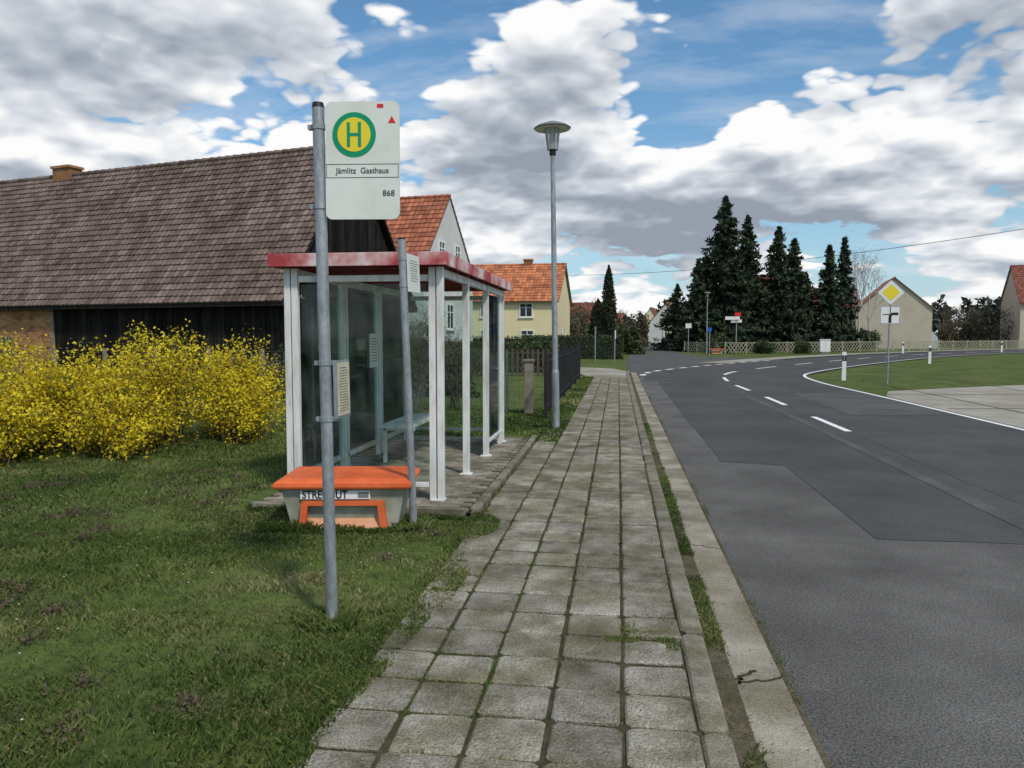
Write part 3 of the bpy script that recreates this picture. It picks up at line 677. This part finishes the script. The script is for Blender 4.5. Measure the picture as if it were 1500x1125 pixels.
mb.build('sheeting',[M['greenhouse'],M['alu']],gr)

# ------------------------------------------------------------------ vegetation
def spruce(x,y,H,Rd,seed,z=-.1):
    t=empty('spruce_tree',(x,y,z)); mb=MB(); mb.cyl((0,0,0),(0,0,H*.97),.018*H,.01,n=8); mb.build('trunk',[M['bark']],t,smooth=True)
    rg=np.random.default_rng(seed); P=[];Rn=[];Sz=[]
    nb=int(H*28); sq=rg.uniform(-.18,.18,8)
    for b in range(nb):
        f=(b+rg.random())/nb; f=f**1.1; z=H*(.04+.95*f); A=rg.random()*6.283
        r=(Rd*(1-f)**.78*(.55+.62*rg.random())*(1+sq[int(A/6.2832*8)%8]+.14*math.sin(f*17+seed+A))+.08)
        if rg.random()<.08: r*=1.28
        k=max(4,int(r*8)); base=rg.random()*.45
        ts=np.linspace(.12,1,k)
        for tt in ts:
            w=.24*r*(1-tt*.6)
            for q in range(2):
                o=rg.normal()*w*.55
                P.append((r*tt*math.cos(A)-o*math.sin(A),r*tt*math.sin(A)+o*math.cos(A),z-.26*r*tt**1.3+.14*r*tt**4+rg.normal()*.07-.15*rg.random()))
                Rn.append(base+.45*tt+rg.random()*.2); Sz.append(.1+.13*rg.random()+.009*H)
    P=np.array(P); V,F=cards(P,np.array(Sz),.42); arrmesh('needles',V,F,np.clip(Rn,0,1),[M['spruce']],parent=t); return t
for (u_e,n,H,Rd,sd) in [(20.6,75,15.0,3.8,1),(23.2,76.5,13.4,3.4,2),(17.9,74.5,8.7,2.8,3),(25.9,75.5,12.2,2.7,4),(28.0,77,11.2,2.9,5),(31.5,77,10.6,2.0,6),(33.4,78,11.5,1.7,7),(30.0,79,8.0,2.4,8),(16.9,79,6.8,2.2,9),(24.3,78,8.4,3.2,10),(19.3,77,9.5,3.2,11)]:
    x,y=loc(u_e,n); spruce(x,y,H,Rd,sd)
def cypress(x,y,H,Rd,seed):
    t=empty('columnar_cypress',(x,y,-.1)); mb=MB(); mb.cyl((0,0,0),(0,0,H*.8),.08,.02,n=8); mb.build('trunk',[M['bark']],t)
    n=5000; f=rng.random(n); a=rng.random(n)*6.283; rr=Rd*np.sin(np.pi*np.clip(f*.9+.12,0,1))**.6*(.75+.3*np.sin(a*3+f*14)*.5+.15*rng.random(n))
    q=rng.random(n)**.35; P=np.stack([rr*q*np.cos(a),rr*q*np.sin(a),f*H],1); V,F=cards(P,.11,.5); arrmesh('foliage',V,F,np.clip(q*.6+rng.random(n)*.4,0,1),[M['cypress']],parent=t)
x,y=loc(7.25,58); cypress(x,y,6.8,.66,3)
x,y=loc(6.9,62); cypress(x,y,4.5,.8,4)
def bush(name,x,y,rx,ry,h,mat,n=5000,size=.1,z=-.1,seed=0,box=False):
    t=empty(name,(x,y,z)); rg=np.random.default_rng(seed+5); 
    if box:
        P=rg.uniform(-1,1,(n,3)); ax=rg.integers(0,3,n); P[np.arange(n),ax]=np.sign(P[np.arange(n),ax])*(1-.12*rg.random(n)); P[:,2]=P[:,2]*.5+.5
        P*=np.array([rx,ry,h]); P+=rg.normal(size=P.shape)*.05
    else:
        c=rg.uniform(-1,1,(16,3)); c[:,2]=c[:,2]*.5+.5; c=c*np.array([.6,.6,.75]); k=rg.integers(0,16,n)
        d=unit(rg.normal(size=(n,3)))*(rg.random((n,1))**.33)*rg.uniform(.28,.45,(16,1))[k]; P=c[k]+d; P[:,2]=np.abs(P[:,2]); P*=np.array([rx,ry,h])
    V,F=cards(P,rg.uniform(.5,1.2,n)*size,.6); arrmesh('foliage',V,F,rg.random(n),[M[mat]],parent=t)
    mb=MB()
    for k in range(6):
        a=k*1.05; mb.cyl((0,0,0),(rx*.6*math.cos(a),ry*.6*math.sin(a),h*.7),.03,.008,n=5)
    mb.build('stems',[M['twig']],t); return t
def hedge(name,x,y,lx,ly,h,rot=0,mat='hedge',n=9000,size=.07):
    o=bush(name,x,y,lx/2,ly/2,h,mat,n,size,box=True); o.rotation_euler=(0,0,rot); 
    mb=MB(); mb.box(0,0,h*.47,lx*.96,ly*.9,h*.92); mb.build('core',[M['cypress']],o); return o
hedge('clipped_hedge',-2.9,50.3,6.4,1.0,1.55)
hedge('clipped_hedge',-9.5,45.5,12,1.0,1.5)
hedge('garden_hedge',-7.2,33,9,1.1,1.3,R(-8))
x,y=loc(25.0,66.5); bush('round_box_bush',x,y,.95,.95,1.35,'hedge',4000,.09)
x,y=loc(21.9,66.5); bush('garden_shrub',x,y,1.2,1.2,1.2,'hedge',2500,.1,seed=2)
x,y=loc(18.3,67.5); bush('garden_shrub',x,y,1.5,1.2,1.9,'hedge',3500,.1,seed=3)
for i,(e,n,r,h,mt) in enumerate([(-4.4,18.5,1.2,1.6,'hedge'),(-2.9,19.5,1.3,1.9,'brownbush'),(-1.6,20,1.0,1.4,'hedge'),(-5.6,19,1.2,1.3,'brownbush')]):
    x,y=loc(e,n); bush('garden_shrub',x,y,r,r*.8,h,mt,6000,.06,seed=60+i)
for i,(e,n,r,h) in enumerate([(7.7,82,3.3,4.6),(4.9,70,1.6,3.0),(11.0,90,3,4.0),(16,100,2.2,4.2),(38,84,2.5,2.4),(64,96,4,4.5),(70,92,4,5),(58,100,3.5,5.0),(78,105,6,6),(40,90,2,2.2),(9.5,64,1.6,2.4),(12,78,2,2.5),(57,118,5,7),(51,112,3,5)]):
    x,y=loc(e,n); bush('leafless_shrub',x,y,r,r,h,'brownbush' if i%2 else 'hedge',5000,.16,seed=20+i)
def bare(name,x,y,H,spread,depth,kids,r0,mat,seed,z=-.05,stems=1,haze=0,hmat='brownbush',lean=.25):
    t=empty(name,(x,y,z)); rg=random.Random(seed); mb=MB(); tips=[]
    def grow(p,d,L,r,k):
        q=p+d*L; mb.cyl(p,q,r,r*.62,n=5 if k>2 else 3,cap=False)
        if k==0: tips.append(q); return
        for i in range(kids if k>1 else kids+1):
            nd=(d+Vector((rg.gauss(0,spread),rg.gauss(0,spread),rg.gauss(.06,spread*.6)))).normalized()
            grow(p.lerp(q,rg.uniform(.55,1)),nd,L*rg.uniform(.6,.82),r*.58,k-1)
    for s in range(stems):
        d=Vector((rg.gauss(0,lean if stems>1 else .05),rg.gauss(0,lean if stems>1 else .05),1)).normalized()
        grow(Vector((rg.gauss(0,.15*(stems>1)),rg.gauss(0,.15*(stems>1)),0)),d,H*.3,r0,depth)
    mb.build('branches',[M[mat]],t)
    if haze:
        T=np.array([tuple(v) for v in tips]); P=np.repeat(T,haze,0)+rng.normal(size=(len(T)*haze,3))*H*.02; V,F=cards(P,H*.004+.01,.4); arrmesh('buds',V,F,rng.random(len(P)),[M[hmat]],parent=t)
x,y=loc(-2.0,14.2); bare('bare_shrub',x,y,2.9,.42,4,3,.022,'twig',3,stems=11,haze=2)
x,y=loc(-3.1,16); bare('bare_shrub',x,y,2.4,.42,4,3,.02,'twig',5,stems=9,haze=2)
x,y=loc(-1.2,16.5); bare('bare_shrub',x,y,2.2,.42,4,3,.02,'twig',6,stems=8,haze=3,hmat='hedge')
x,y=loc(36,80); bare('birch_tree',x,y,14.2,.33,5,3,.13,'birch',8,haze=3)
x,y=loc(38.5,83); bare('birch_tree',x,y,11,.33,5,3,.12,'birch',9,haze=3)
for i,(e,n,H) in enumerate([(6.3,75,6.5),(9.2,85,7),(54.5,96,7.5),(58.5,98,8.5),(75,98,8),(13,105,7),(36.5,150,8),(61.5,99,8),(12.5,88,6)]):
    x,y=loc(e,n); bare('bare_tree',x,y,H,.4,4,3,.14,'bark',40+i,haze=6,hmat='brownbush')
def forsythia(x,y,r,h,seed,n=52):
    t=empty('forsythia_bush',(x,y,-.05)); rg=random.Random(seed); mb=MB(); P=[];Rn=[]
    for s in range(n):
        A=rg.random()*6.283; out=r*rg.uniform(.2,1.08); hh=h*rg.uniform(.55,1.1)*(1-.3*(out/r)**2)
        base=Vector((rg.gauss(0,.2*r),rg.gauss(0,.2*r),0)); prev=base; k=9
        hu=rg.uniform(-.3,.25); dens_=rg.choice([10,18,24,26])
        for j in range(1,k+1):
            f=j/k; droop=.45*max(0,out/r-.5)*f**3*h
            p=base+Vector((math.cos(A)*out*f**1.4,math.sin(A)*out*f**1.4,hh*(1-(1-f)**1.7)-droop)); p+=Vector((rg.gauss(0,.025),rg.gauss(0,.025),rg.gauss(0,.02)))
            mb.cyl(prev,p,.007*(1.2-f),.007*(1.15-f),n=3,cap=False)
            for w in range(dens_ if f>.25 else 6):
                q=prev.lerp(p,rg.random()); sd=.03+.05*f
                P.append((q.x+rg.gauss(0,sd),q.y+rg.gauss(0,sd),max(.02,q.z+rg.gauss(0,sd)))); Rn.append(.1+.5*f+hu+rg.uniform(-.2,.3))
            prev=p
    mb.build('stems',[M['twig']],t)
    P=np.array(P); V,F=cards(P,rng.uniform(.014,.029,len(P)),.75); arrmesh('flowers',V,F,np.clip(Rn,0,1),[M['forsy'],M['forsyg']],midx=(rng.random(len(P))<.14).astype(int),parent=t)
FB=[(-8.3,9.6,1.25,1.15,100),(-7.0,10.2,1.2,1.5,110),(-5.95,10.3,1.15,1.4,100),(-5.0,10.8,1.15,1.62,110),(-4.35,12.0,.9,1.55,75),(-6.4,9.3,.85,.95,60),(-5.1,9.9,.75,.9,60),(-9.6,9.9,1.3,1.3,80),(-7.4,8.9,.8,.85,50),(-4.0,11.4,.7,1.0,45)]
for i,(e,n,r,h,c) in enumerate(FB):
    x,y=loc(e,n); forsythia(x,y,r,h,i+1,c)
Pc=[];Rn=[]
for k in range(900):
    az=R(random.uniform(-75,75)); d=random.uniform(250,330); h=random.uniform(8,13.5)*(1+.25*N2(az*9,0,1,3)); x=math.sin(az)*d;y=math.cos(az)*d
    if abs(az-R(1))<R(1.4): h*=.7
    w=random.uniform(2.5,4.5); m_=46; b=random.random()*.6
    f=rng.random(m_)**.8; a=rng.random(m_)*6.283; q=rng.random(m_)**.5*w*np.sqrt(np.clip(1.1-f,0,1))
    Pc.append(np.stack([x+q*np.cos(a),y+q*np.sin(a),f*h],1)); Rn.append(np.clip(b+rng.random(m_)*.4,0,1))
P=np.concatenate(Pc); V,F=cards(P,rng.uniform(.6,1.5,len(P)),.7); arrmesh('distant_treeline',V,F,np.concatenate(Rn),[M['distant']])

# ------------------------------------------------------------------ fences
fn=empty('black_metal_fence'); mb=MB(); y=14.4
while y<27: mb.box(-1.33,y,.62,.016,.016,1.12); y+=.115
for z in(.2,1.05): mb.beam((-1.33,14.3,z),(-1.33,27,z),.03,.03)
for k in range(6): mb.box(-1.33,14.3+k*2.54,.6,.06,.06,1.3)
mb.build('pickets',[M['black']],fn)
fn=empty('gate_pillar',(-1.75,15.2,-.05)); mb=MB(); mb.box(0,0,.53,.17,.17,1.06); mb.box(0,0,1.085,.22,.22,.05); mb.build('pillar',[M['wood']],fn,bevel=.01)
fn=empty('wire_fence',(0,0,0)); mb=MB()
for k in range(5): mb.box(-2.2-k*1.6,15.25+k*.25,.6,.05,.05,1.25)
for k in range(11): mb.beam((-1.9,15.2,.08+k*.11),(-8.6,16.25,.08+k*.11),.006,.006)
for k in range(66): mb.box(-1.95-k*.1,15.21+k*.0157,.62,.005,.005,1.12)
mb.build('mesh',[M['wire']],fn)
fn=empty('garden_fence'); mb=MB()
for k in range(60): mb.box(-2.2-k*.2,29+k*.02,.5,.09,.02,1.0)
for z in(.3,.85): mb.beam((-2.1,29.03,z),(-14.2,30.2,z),.04,.06)
mb.build('slats',[M['bark']],fn)
fn=empty('barn_yard_posts'); mb=MB()
for k in range(7):
    x,y=loc(-5.2-1.2*k,16+.2*k); mb.cyl((x,y,-.1),(x+.02,y,1.25),.05,.045,n=8)
mb.build('posts',[M['wood']],fn)
def lattice(a,b,name='lattice_fence',h=.95):
    f=empty(name); mb=MB(); a=Vector((*a,-.1));b=Vector((*b,-.1)); d=b-a; L=d.length; u=d/L; s=0; up=Vector((0,0,1))
    while s<L-.8:
        mb.beam(a+u*s+up*.08,a+u*(s+.85)+up*h,.02,.05); mb.beam(a+u*s+up*h,a+u*(s+.85)+up*.08,.02,.05); s+=.42
    s=0
    while s<L: p=a+u*s; mb.box(p.x,p.y,p.z+.5,.08,.08,1.1); s+=2.5
    mb.beam(a+up*h,b+up*h,.03,.05); mb.build('slats',[M['lattice']],f)
lattice((9.0,67.1),(50,98)); lattice((6.2,74),(8.8,67.2))

# ------------------------------------------------------------------ traffic signs
def traffic_priority():
    x,y=loc(12.65,25.9); t=empty('priority_road_sign',(x,y,-.1),(0,R(.5),R(-8))); mb=MB(); mb.cyl((0,0,0),(0,0,3.35),.032,n=14); mb.build('pole',[M['steel']],t,smooth=True)
    mb=MB(); zc=3.05
    def rot45(w,r): return [( (x-y)*.7071,(x+y)*.7071) for x,y in rrect(w,w,r)]
    plate(mb,rot45(.61,.05),-.05,-.042,0,0,zc); plate(mb,rot45(.59,.045),-.0525,-.0505,2,0,zc); plate(mb,rot45(.575,.045),-.0545,-.053,0,0,zc); plate(mb,rot45(.4,.03),-.058,-.055,1,0,zc)
    mb.build('priority_diamond',[M['white'],M['yellow'],M['blackink']],t)
    mb=MB(); zc=2.3; plate(mb,rrect(.62,.6,.03),-.05,-.042,0,0,zc)
    for dx,dz,w,h in((0,.285,.58,.012),(0,-.285,.58,.012),(-.295,0,.012,.56),(.295,0,.012,.56)): plate(mb,rect(w,h),-.053,-.0505,1,dx,zc+dz)
    plate(mb,rect(.09,.22),-.0535,-.0505,1,0,zc-.15); plate(mb,rect(.16,.09),-.0535,-.0505,1,.17,zc+.04)
    pts=[(-.045,-.04)]+[(.09-.135*math.cos(R(k)),-.05+.135*math.sin(R(k))) for k in range(0,91,15)]+[(.09,-.005)]+[(.09-.045*math.cos(R(k)),-.05+.045*math.sin(R(k))) for k in range(90,-1,-15)]
    plate(mb,pts,-.0538,-.0508,1,0,zc)
    plate(mb,rect(.03,.2),-.0532,-.0505,1,0,zc+.16); plate(mb,rect(.2,.03),-.0532,-.0505,1,-.13,zc+.02)
    mb.build('route_plate',[M['white'],M['blackink']],t)
traffic_priority()
def small_sign(name,e,n,h,w,hh,mat,round_=False,rot=0,zb=-.1):
    x,y=loc(e,n); t=empty(name,(x,y,zb),(0,0,rot)); mb=MB(); mb.cyl((0,0,0),(0,0,h),.035,n=10,mi=1); 
    plate(mb,disc(w/2,24) if round_ else rrect(w,hh,.03),-.05,-.042,0,0,h-hh/2); mb.build('plate_and_pole',[M[mat],M['steel']],t); return t
small_sign('traffic_sign',4.75,44,2.1,.08,.5,'steeldk',rot=R(20))
small_sign('traffic_sign',6.0,45,1.9,.1,.5,'white',rot=R(60))
small_sign('traffic_sign',15.9,62,2.2,.3,.3,'blue')
small_sign('notice_board_sign',15.1,66,2.6,.5,.4,'white')
x,y=loc(19.2,66); t=empty('street_name_sign',(x,y,-.1),(0,0,0)); mb=MB(); mb.cyl((0,0,0),(0,0,3.5),.04,n=10,mi=1); mb.box(-.35,-.04,3.05,1.2,.02,.28,2); mb.box(.1,-.04,3.38,.5,.02,.3,0); mb.box(0,.05,2.8,.9,.02,.25,2); mb.build('blades_and_pole',[M['red'],M['steel'],M['white']],t)
def marker(e,n,s=1.0,rot=0,z=-.1):
    x,y=loc(e,n); t=empty('roadside_marker_post',(x,y,z),(0,0,rot)); mb=MB(); w=.06
    tri=[(-w,-.04),(w,-.04),(w*.5,.05),(-w*.5,.05)]
    mb.prism(tri,0,.66,0); mb.prism([(a*1.005,b*1.005) for a,b in tri],.66,.86,1); vs=[(a,b,.86) for a,b in tri]+[(-w,-.04,.98),(w,-.04,.98),(w*.5,.05,.9),(-w*.5,.05,.9)]
    mb.add(vs,[(0,1,5,4),(1,2,6,5),(2,3,7,6),(3,0,4,7),(4,5,6,7)],0); mb.box(0,-.042,.76,.03,.006,.14,2); mb.build('post',[M['white'],M['black'],M['steel']],t); t.scale=(1.2,1.2,1.05)
marker(11.95,27.7); marker(23.6,43.5); marker(44.5,70); marker(33.5,66)
t=empty('utility_cabinet',(*loc(27.2,67),-.1)); mb=MB(); mb.box(0,0,.08,.75,.4,.16,1); mb.box(0,0,.68,.85,.42,1.04,0); mb.box(0,0,1.22,.92,.5,.05,0); mb.box(0,-.215,.68,.01,.01,.95,1); mb.build('cabinet',[M['white'],M['steeldk']],t,bevel=.01)
def wire(name,a,b,sag,r=.013):
    c=bpy.data.curves.new(name,'CURVE'); c.dimensions='3D'; s=c.splines.new('POLY'); n=24; s.points.add(n)
    for i in range(n+1):
        t=i/n; s.points[i].co=(a[0]+(b[0]-a[0])*t,a[1]+(b[1]-a[1])*t,a[2]+(b[2]-a[2])*t-4*sag*t*(1-t),1)
    c.bevel_depth=r; o=bpy.data.objects.new(name,c); COL.objects.link(o); c.materials.append(M['black'])
a=(*loc(3.6,61),6.2); b=(*loc(28,29.5),7.0); wire('overhead_cable',a,b,.8)
t=empty('utility_pole',(*loc(28,29.5),-.1)); mb=MB(); mb.cyl((0,0,0),(0,0,7.3),.13,.09,n=10); mb.box(0,0,7.0,1.2,.09,.09); mb.build('pole',[M['wood']],t)

# ------------------------------------------------------------------ cyclists
def cyclist(e,n,top,seed):
    x,y=loc(e,n); t=empty('cyclist',(x,y,-.066),(0,0,R(3)))
    J={'pel':(0,0,.95),'ch':(0,.12,1.25),'nk':(0,.2,1.45),'hd0':(0,.22,1.53),'hd':(0,.24,1.64),'sl':(-.19,.17,1.4),'el':(-.25,.38,1.17),'wl':(-.24,.56,1.02),
       'sr':(.19,.17,1.4),'er':(.25,.38,1.17),'wr':(.24,.56,1.02),'hl':(-.1,.02,.92),'kl':(-.12,.38,.72),'al':(-.12,.2,.32),'tl':(-.12,.36,.27),
       'hr':(.1,.02,.92),'kr':(.12,.36,.9),'ar':(.12,.18,.52),'tr':(.12,.34,.47)}
    ks=list(J); E=[('pel','ch'),('ch','nk'),('nk','hd0'),('hd0','hd'),('nk','sl'),('sl','el'),('el','wl'),('nk','sr'),('sr','er'),('er','wr'),('pel','hl'),('hl','kl'),('kl','al'),('al','tl'),('pel','hr'),('hr','kr'),('kr','ar'),('ar','tr')]
    rad={'pel':.15,'ch':.16,'nk':.07,'hd0':.06,'hd':.1,'sl':.07,'sr':.07,'el':.045,'er':.045,'wl':.032,'wr':.032,'hl':.1,'hr':.1,'kl':.065,'kr':.065,'al':.042,'ar':.042,'tl':.035,'tr':.035}
    me=bpy.data.meshes.new('body'); me.from_pydata([J[k] for k in ks],[(ks.index(a),ks.index(b)) for a,b in E],[]); ob=bpy.data.objects.new('body',me); COL.objects.link(ob); ob.parent=t
    sk=ob.modifiers.new('skin','SKIN'); 
    for i,k in enumerate(ks): me.skin_vertices[0].data[i].radius=(rad[k],rad[k])
    me.skin_vertices[0].data[0].use_root=True
    sb=ob.modifiers.new('sub','SUBSURF'); sb.levels=1; sb.render_levels=1; me.materials.append(M[top])
    mb=MB(); mb.lathe([(0,1.53),(.07,1.56),(.095,1.64),(.085,1.72),(0,1.77)],0,.24,12,0); mb.lathe([(.1,1.66),(.098,1.72),(.06,1.78),(0,1.79)],0,.22,12,1)
    for s in(-1,1):
        mb.cyl((s*.12,.3,.78) if s<0 else (s*.12,.3,.9),(s*.12,.2,.34) if s<0 else (s*.12,.18,.54),.075,.055,n=8,mi=2); mb.cyl((s*.1,.02,.93),(s*.12,.38,.76 if s<0 else .92),.1,.08,n=8,mi=2)
    mb.build('head_and_trousers',[M['skin'],M['hair'],M['trouser']],t,smooth=True)
    mb=MB()
    for cy in(-.35,.72):
        k=20
        for i in range(k):
            a0,a1=2*math.pi*i/k,2*math.pi*(i+1)/k; mb.cyl((0,cy+.33*math.cos(a0),.34+.33*math.sin(a0)),(0,cy+.33*math.cos(a1),.34+.33*math.sin(a1)),.02,n=5)
    for p,q in(((0,-.35,.34),(0,.12,.34)),((0,.12,.34),(0,-.02,.85)),((0,.12,.34),(0,.5,.85)),((0,-.02,.8),(0,.5,.85)),((0,.72,.34),(0,.55,1.0)),((-.26,.55,1.0),(.26,.55,1.0)),((0,-.35,.34),(0,-.02,.75)),((-.16,.15,.3),(.16,.15,.3))): mb.cyl(p,q,.018,n=6)
    mb.box(0,-.02,.88,.15,.24,.05); mb.build('bicycle',[M['black']],t)
cyclist(19.0,115,'jacket2',1); cyclist(20.5,117,'jacket',2)

# ------------------------------------------------------------------ sky / light
SUN_EL,SUN_AZ=50,140
w=bpy.data.worlds.new('World'); scene.world=w; w.use_nodes=True; nt=w.node_tree; L=nt.links
bg=nt.nodes['Background']; bg.inputs[1].default_value=.1
sky=nt.nodes.new('ShaderNodeTexSky'); sky.sky_type='NISHITA'; sky.sun_disc=False; sky.sun_elevation=R(SUN_EL); sky.sun_rotation=R(SUN_AZ); sky.air_density=1.2; sky.dust_density=.3; sky.ozone_density=3
tc=nt.nodes.new('ShaderNodeTexCoord'); D=tc.outputs['Generated']
def m(op,a,b=None,c=None,clamp=False):
    n=nt.nodes.new('ShaderNodeMath'); n.operation=op; n.use_clamp=clamp
    for i,v in enumerate((a,b,c)):
        if v is None: continue
        if isinstance(v,(int,float)): n.inputs[i].default_value=v
        else: L.new(v,n.inputs[i])
    return n.outputs[0]
def vm(op,a,b=None):
    n=nt.nodes.new('ShaderNodeVectorMath'); n.operation=op
    for i,v in enumerate((a,b)):
        if v is None: continue
        if isinstance(v,tuple): n.inputs[i].default_value=v
        else: L.new(v,n.inputs[i])
    return n.outputs['Value'] if op=='DOT_PRODUCT' else n.outputs[0]
def sdir(az,el): az,el=R(az),R(el); return (math.sin(az)*math.cos(el),math.cos(az)*math.cos(el),math.sin(el))
blobs=[(-2.3,10.5,4.6,.17),(-7.3,14.8,3.4,.13),(-11.4,11.5,4,.12),(4.7,6.5,4.5,.14),(9.4,10.5,3.4,.15),(13,15.8,3.2,.15),(-2.5,19.5,3.0,.15),(21.3,15.5,4.8,.18),(22,8.5,5,.13),
 (-28,20,5.5,.17),(-39.3,19.5,5,.13),(-38,10.5,5,.12),(-22,17,3.2,.13),(-15.4,7,5,.10),
 (-11.4,21,3.8,-.15),(10.5,21.6,4.6,-.2),(3.9,13.8,2.4,-.18),(-28.3,14,2.8,-.14)]
cov=None
for az,el,sg,amp in blobs:
    d=vm('DOT_PRODUCT',D,sdir(az,el)); k=1/(R(sg)**2)
    e=m('EXPONENT',m('MULTIPLY_ADD',d,k,-k)); cov=m('MULTIPLY',e,amp) if cov is None else m('MULTIPLY_ADD',e,amp,cov)
def noise(vec,scale,detail,rough,dist=0):
    n=nt.nodes.new('ShaderNodeTexNoise'); n.inputs['Scale'].default_value=scale; n.inputs['Detail'].default_value=detail; n.inputs['Roughness'].default_value=rough; n.inputs['Distortion'].default_value=dist; L.new(vec,n.inputs[0]); return n.outputs[0]
def warp(vec):
    s=nt.nodes.new('ShaderNodeSeparateXYZ'); L.new(vec,s.inputs[0]); zz=m('ADD',m('MAXIMUM',s.outputs[2],0),.38)
    c=nt.nodes.new('ShaderNodeCombineXYZ'); L.new(m('DIVIDE',s.outputs[0],zz),c.inputs[0]); L.new(m('DIVIDE',s.outputs[1],zz),c.inputs[1]); L.new(m('MULTIPLY',m('DIVIDE',s.outputs[2],zz),2.6),c.inputs[2]); return c.outputs[0],s
def dens(vec,det):
    q,s=warp(vec); a=noise(q,2.6,det,.5)
    b=m('ABSOLUTE',m('SUBTRACT',noise(q,6,1,.5),.5)); c=m('ABSOLUTE',m('SUBTRACT',noise(q,15,1,.5),.5))
    d=m('MULTIPLY_ADD',b,.55,a); d=m('MULTIPLY_ADD',c,.3,d); return m('SUBTRACT',d,.075),s,q
d0,sep,q=dens(D,7)
D1=vm('NORMALIZE',vm('ADD',D,(.006,-.004,.02))); d1,_,_=dens(D1,3)
D2=vm('NORMALIZE',vm('ADD',D,(.008,-.006,.07))); q2,_=warp(D2)
z=sep.outputs[2]
hz=m('MULTIPLY',m('SUBTRACT',1,m('MULTIPLY',z,6),None,True),.03)
T=m('SUBTRACT',m('ADD',m('ADD',d0,cov),hz),.522)
al=nt.nodes.new('ShaderNodeMapRange'); al.interpolation_type='SMOOTHSTEP'; al.inputs[1].default_value=0; al.inputs[2].default_value=.055; L.new(T,al.inputs[0])
g=m('MULTIPLY',m('SUBTRACT',d0,d1),2.4)
g=m('MULTIPLY_ADD',m('SUBTRACT',d0,noise(q2,2.6,2,.5)),1.7,g)
thick=m('MULTIPLY',m('SUBTRACT',T,.03),2.1,None,True)
lit=m('SUBTRACT',m('ADD',.82,g),thick,None,True)
cr2=nt.nodes.new('ShaderNodeValToRGB'); L.new(lit,cr2.inputs[0]); e=cr2.color_ramp.elements
e[0].position=.05; e[0].color=(.31,.35,.42,1); e[1].position=.97; e[1].color=(1.0,1.0,1.0,1); x=e.new(.36); x.color=(.46,.51,.58,1); x=e.new(.68); x.color=(.72,.76,.81,1)
sc=nt.nodes.new('ShaderNodeVectorMath'); sc.operation='SCALE'; sc.inputs['Scale'].default_value=9.8; L.new(cr2.outputs[0],sc.inputs[0])
st=nt.nodes.new('ShaderNodeMapping'); st.inputs['Scale'].default_value=(1.2,3.2,1.2); st.inputs['Rotation'].default_value=(0,0,R(25)); L.new(q,st.inputs[0])
ci=noise(st.outputs[0],3,4,.6); cm=nt.nodes.new('ShaderNodeMapRange'); cm.inputs[1].default_value=.45; cm.inputs[2].default_value=.75; cm.inputs[4].default_value=.42; L.new(ci,cm.inputs[0])
haze=m('MULTIPLY',m('EXPONENT',m('MULTIPLY',z,-9)),.85,None,True)
tint=vm('MULTIPLY',sky.outputs[0],(.72,1.06,1.2))
mxh=nt.nodes.new('ShaderNodeMix'); mxh.data_type='RGBA'; L.new(haze,mxh.inputs[0]); L.new(tint,mxh.inputs[6]); mxh.inputs[7].default_value=(5.4,6.6,8.0,1)
mxc=nt.nodes.new('ShaderNodeMix'); mxc.data_type='RGBA'; L.new(cm.outputs[0],mxc.inputs[0]); L.new(mxh.outputs[2],mxc.inputs[6]); mxc.inputs[7].default_value=(7.5,7.9,8.5,1)
mx=nt.nodes.new('ShaderNodeMix'); mx.data_type='RGBA'; L.new(al.outputs[0],mx.inputs[0]); L.new(mxc.outputs[2],mx.inputs[6]); L.new(sc.outputs[0],mx.inputs[7])
L.new(mx.outputs[2],bg.inputs[0])
sl=bpy.data.lights.new('sun','SUN'); sl.energy=2.7; sl.angle=R(6); sl.color=(1,.93,.82); so=bpy.data.objects.new('sun',sl); COL.objects.link(so)
v=Vector(sdir(SUN_AZ,SUN_EL)); so.rotation_euler=v.to_track_quat('Z','Y').to_euler(); so.location=(0,-10,20)

# ------------------------------------------------------------------ camera
cd=bpy.data.cameras.new('camera'); cd.sensor_width=36; cd.lens=27.05; cd.clip_end=6000; cd.clip_start=.05
co=bpy.data.objects.new('camera',cd); COL.objects.link(co); co.location=(0,0,1.55); co.rotation_euler=(R(90-3.68),0,YAW); scene.camera=co
scene.view_settings.view_transform='Standard'; scene.view_settings.look='None'; scene.view_settings.exposure=0
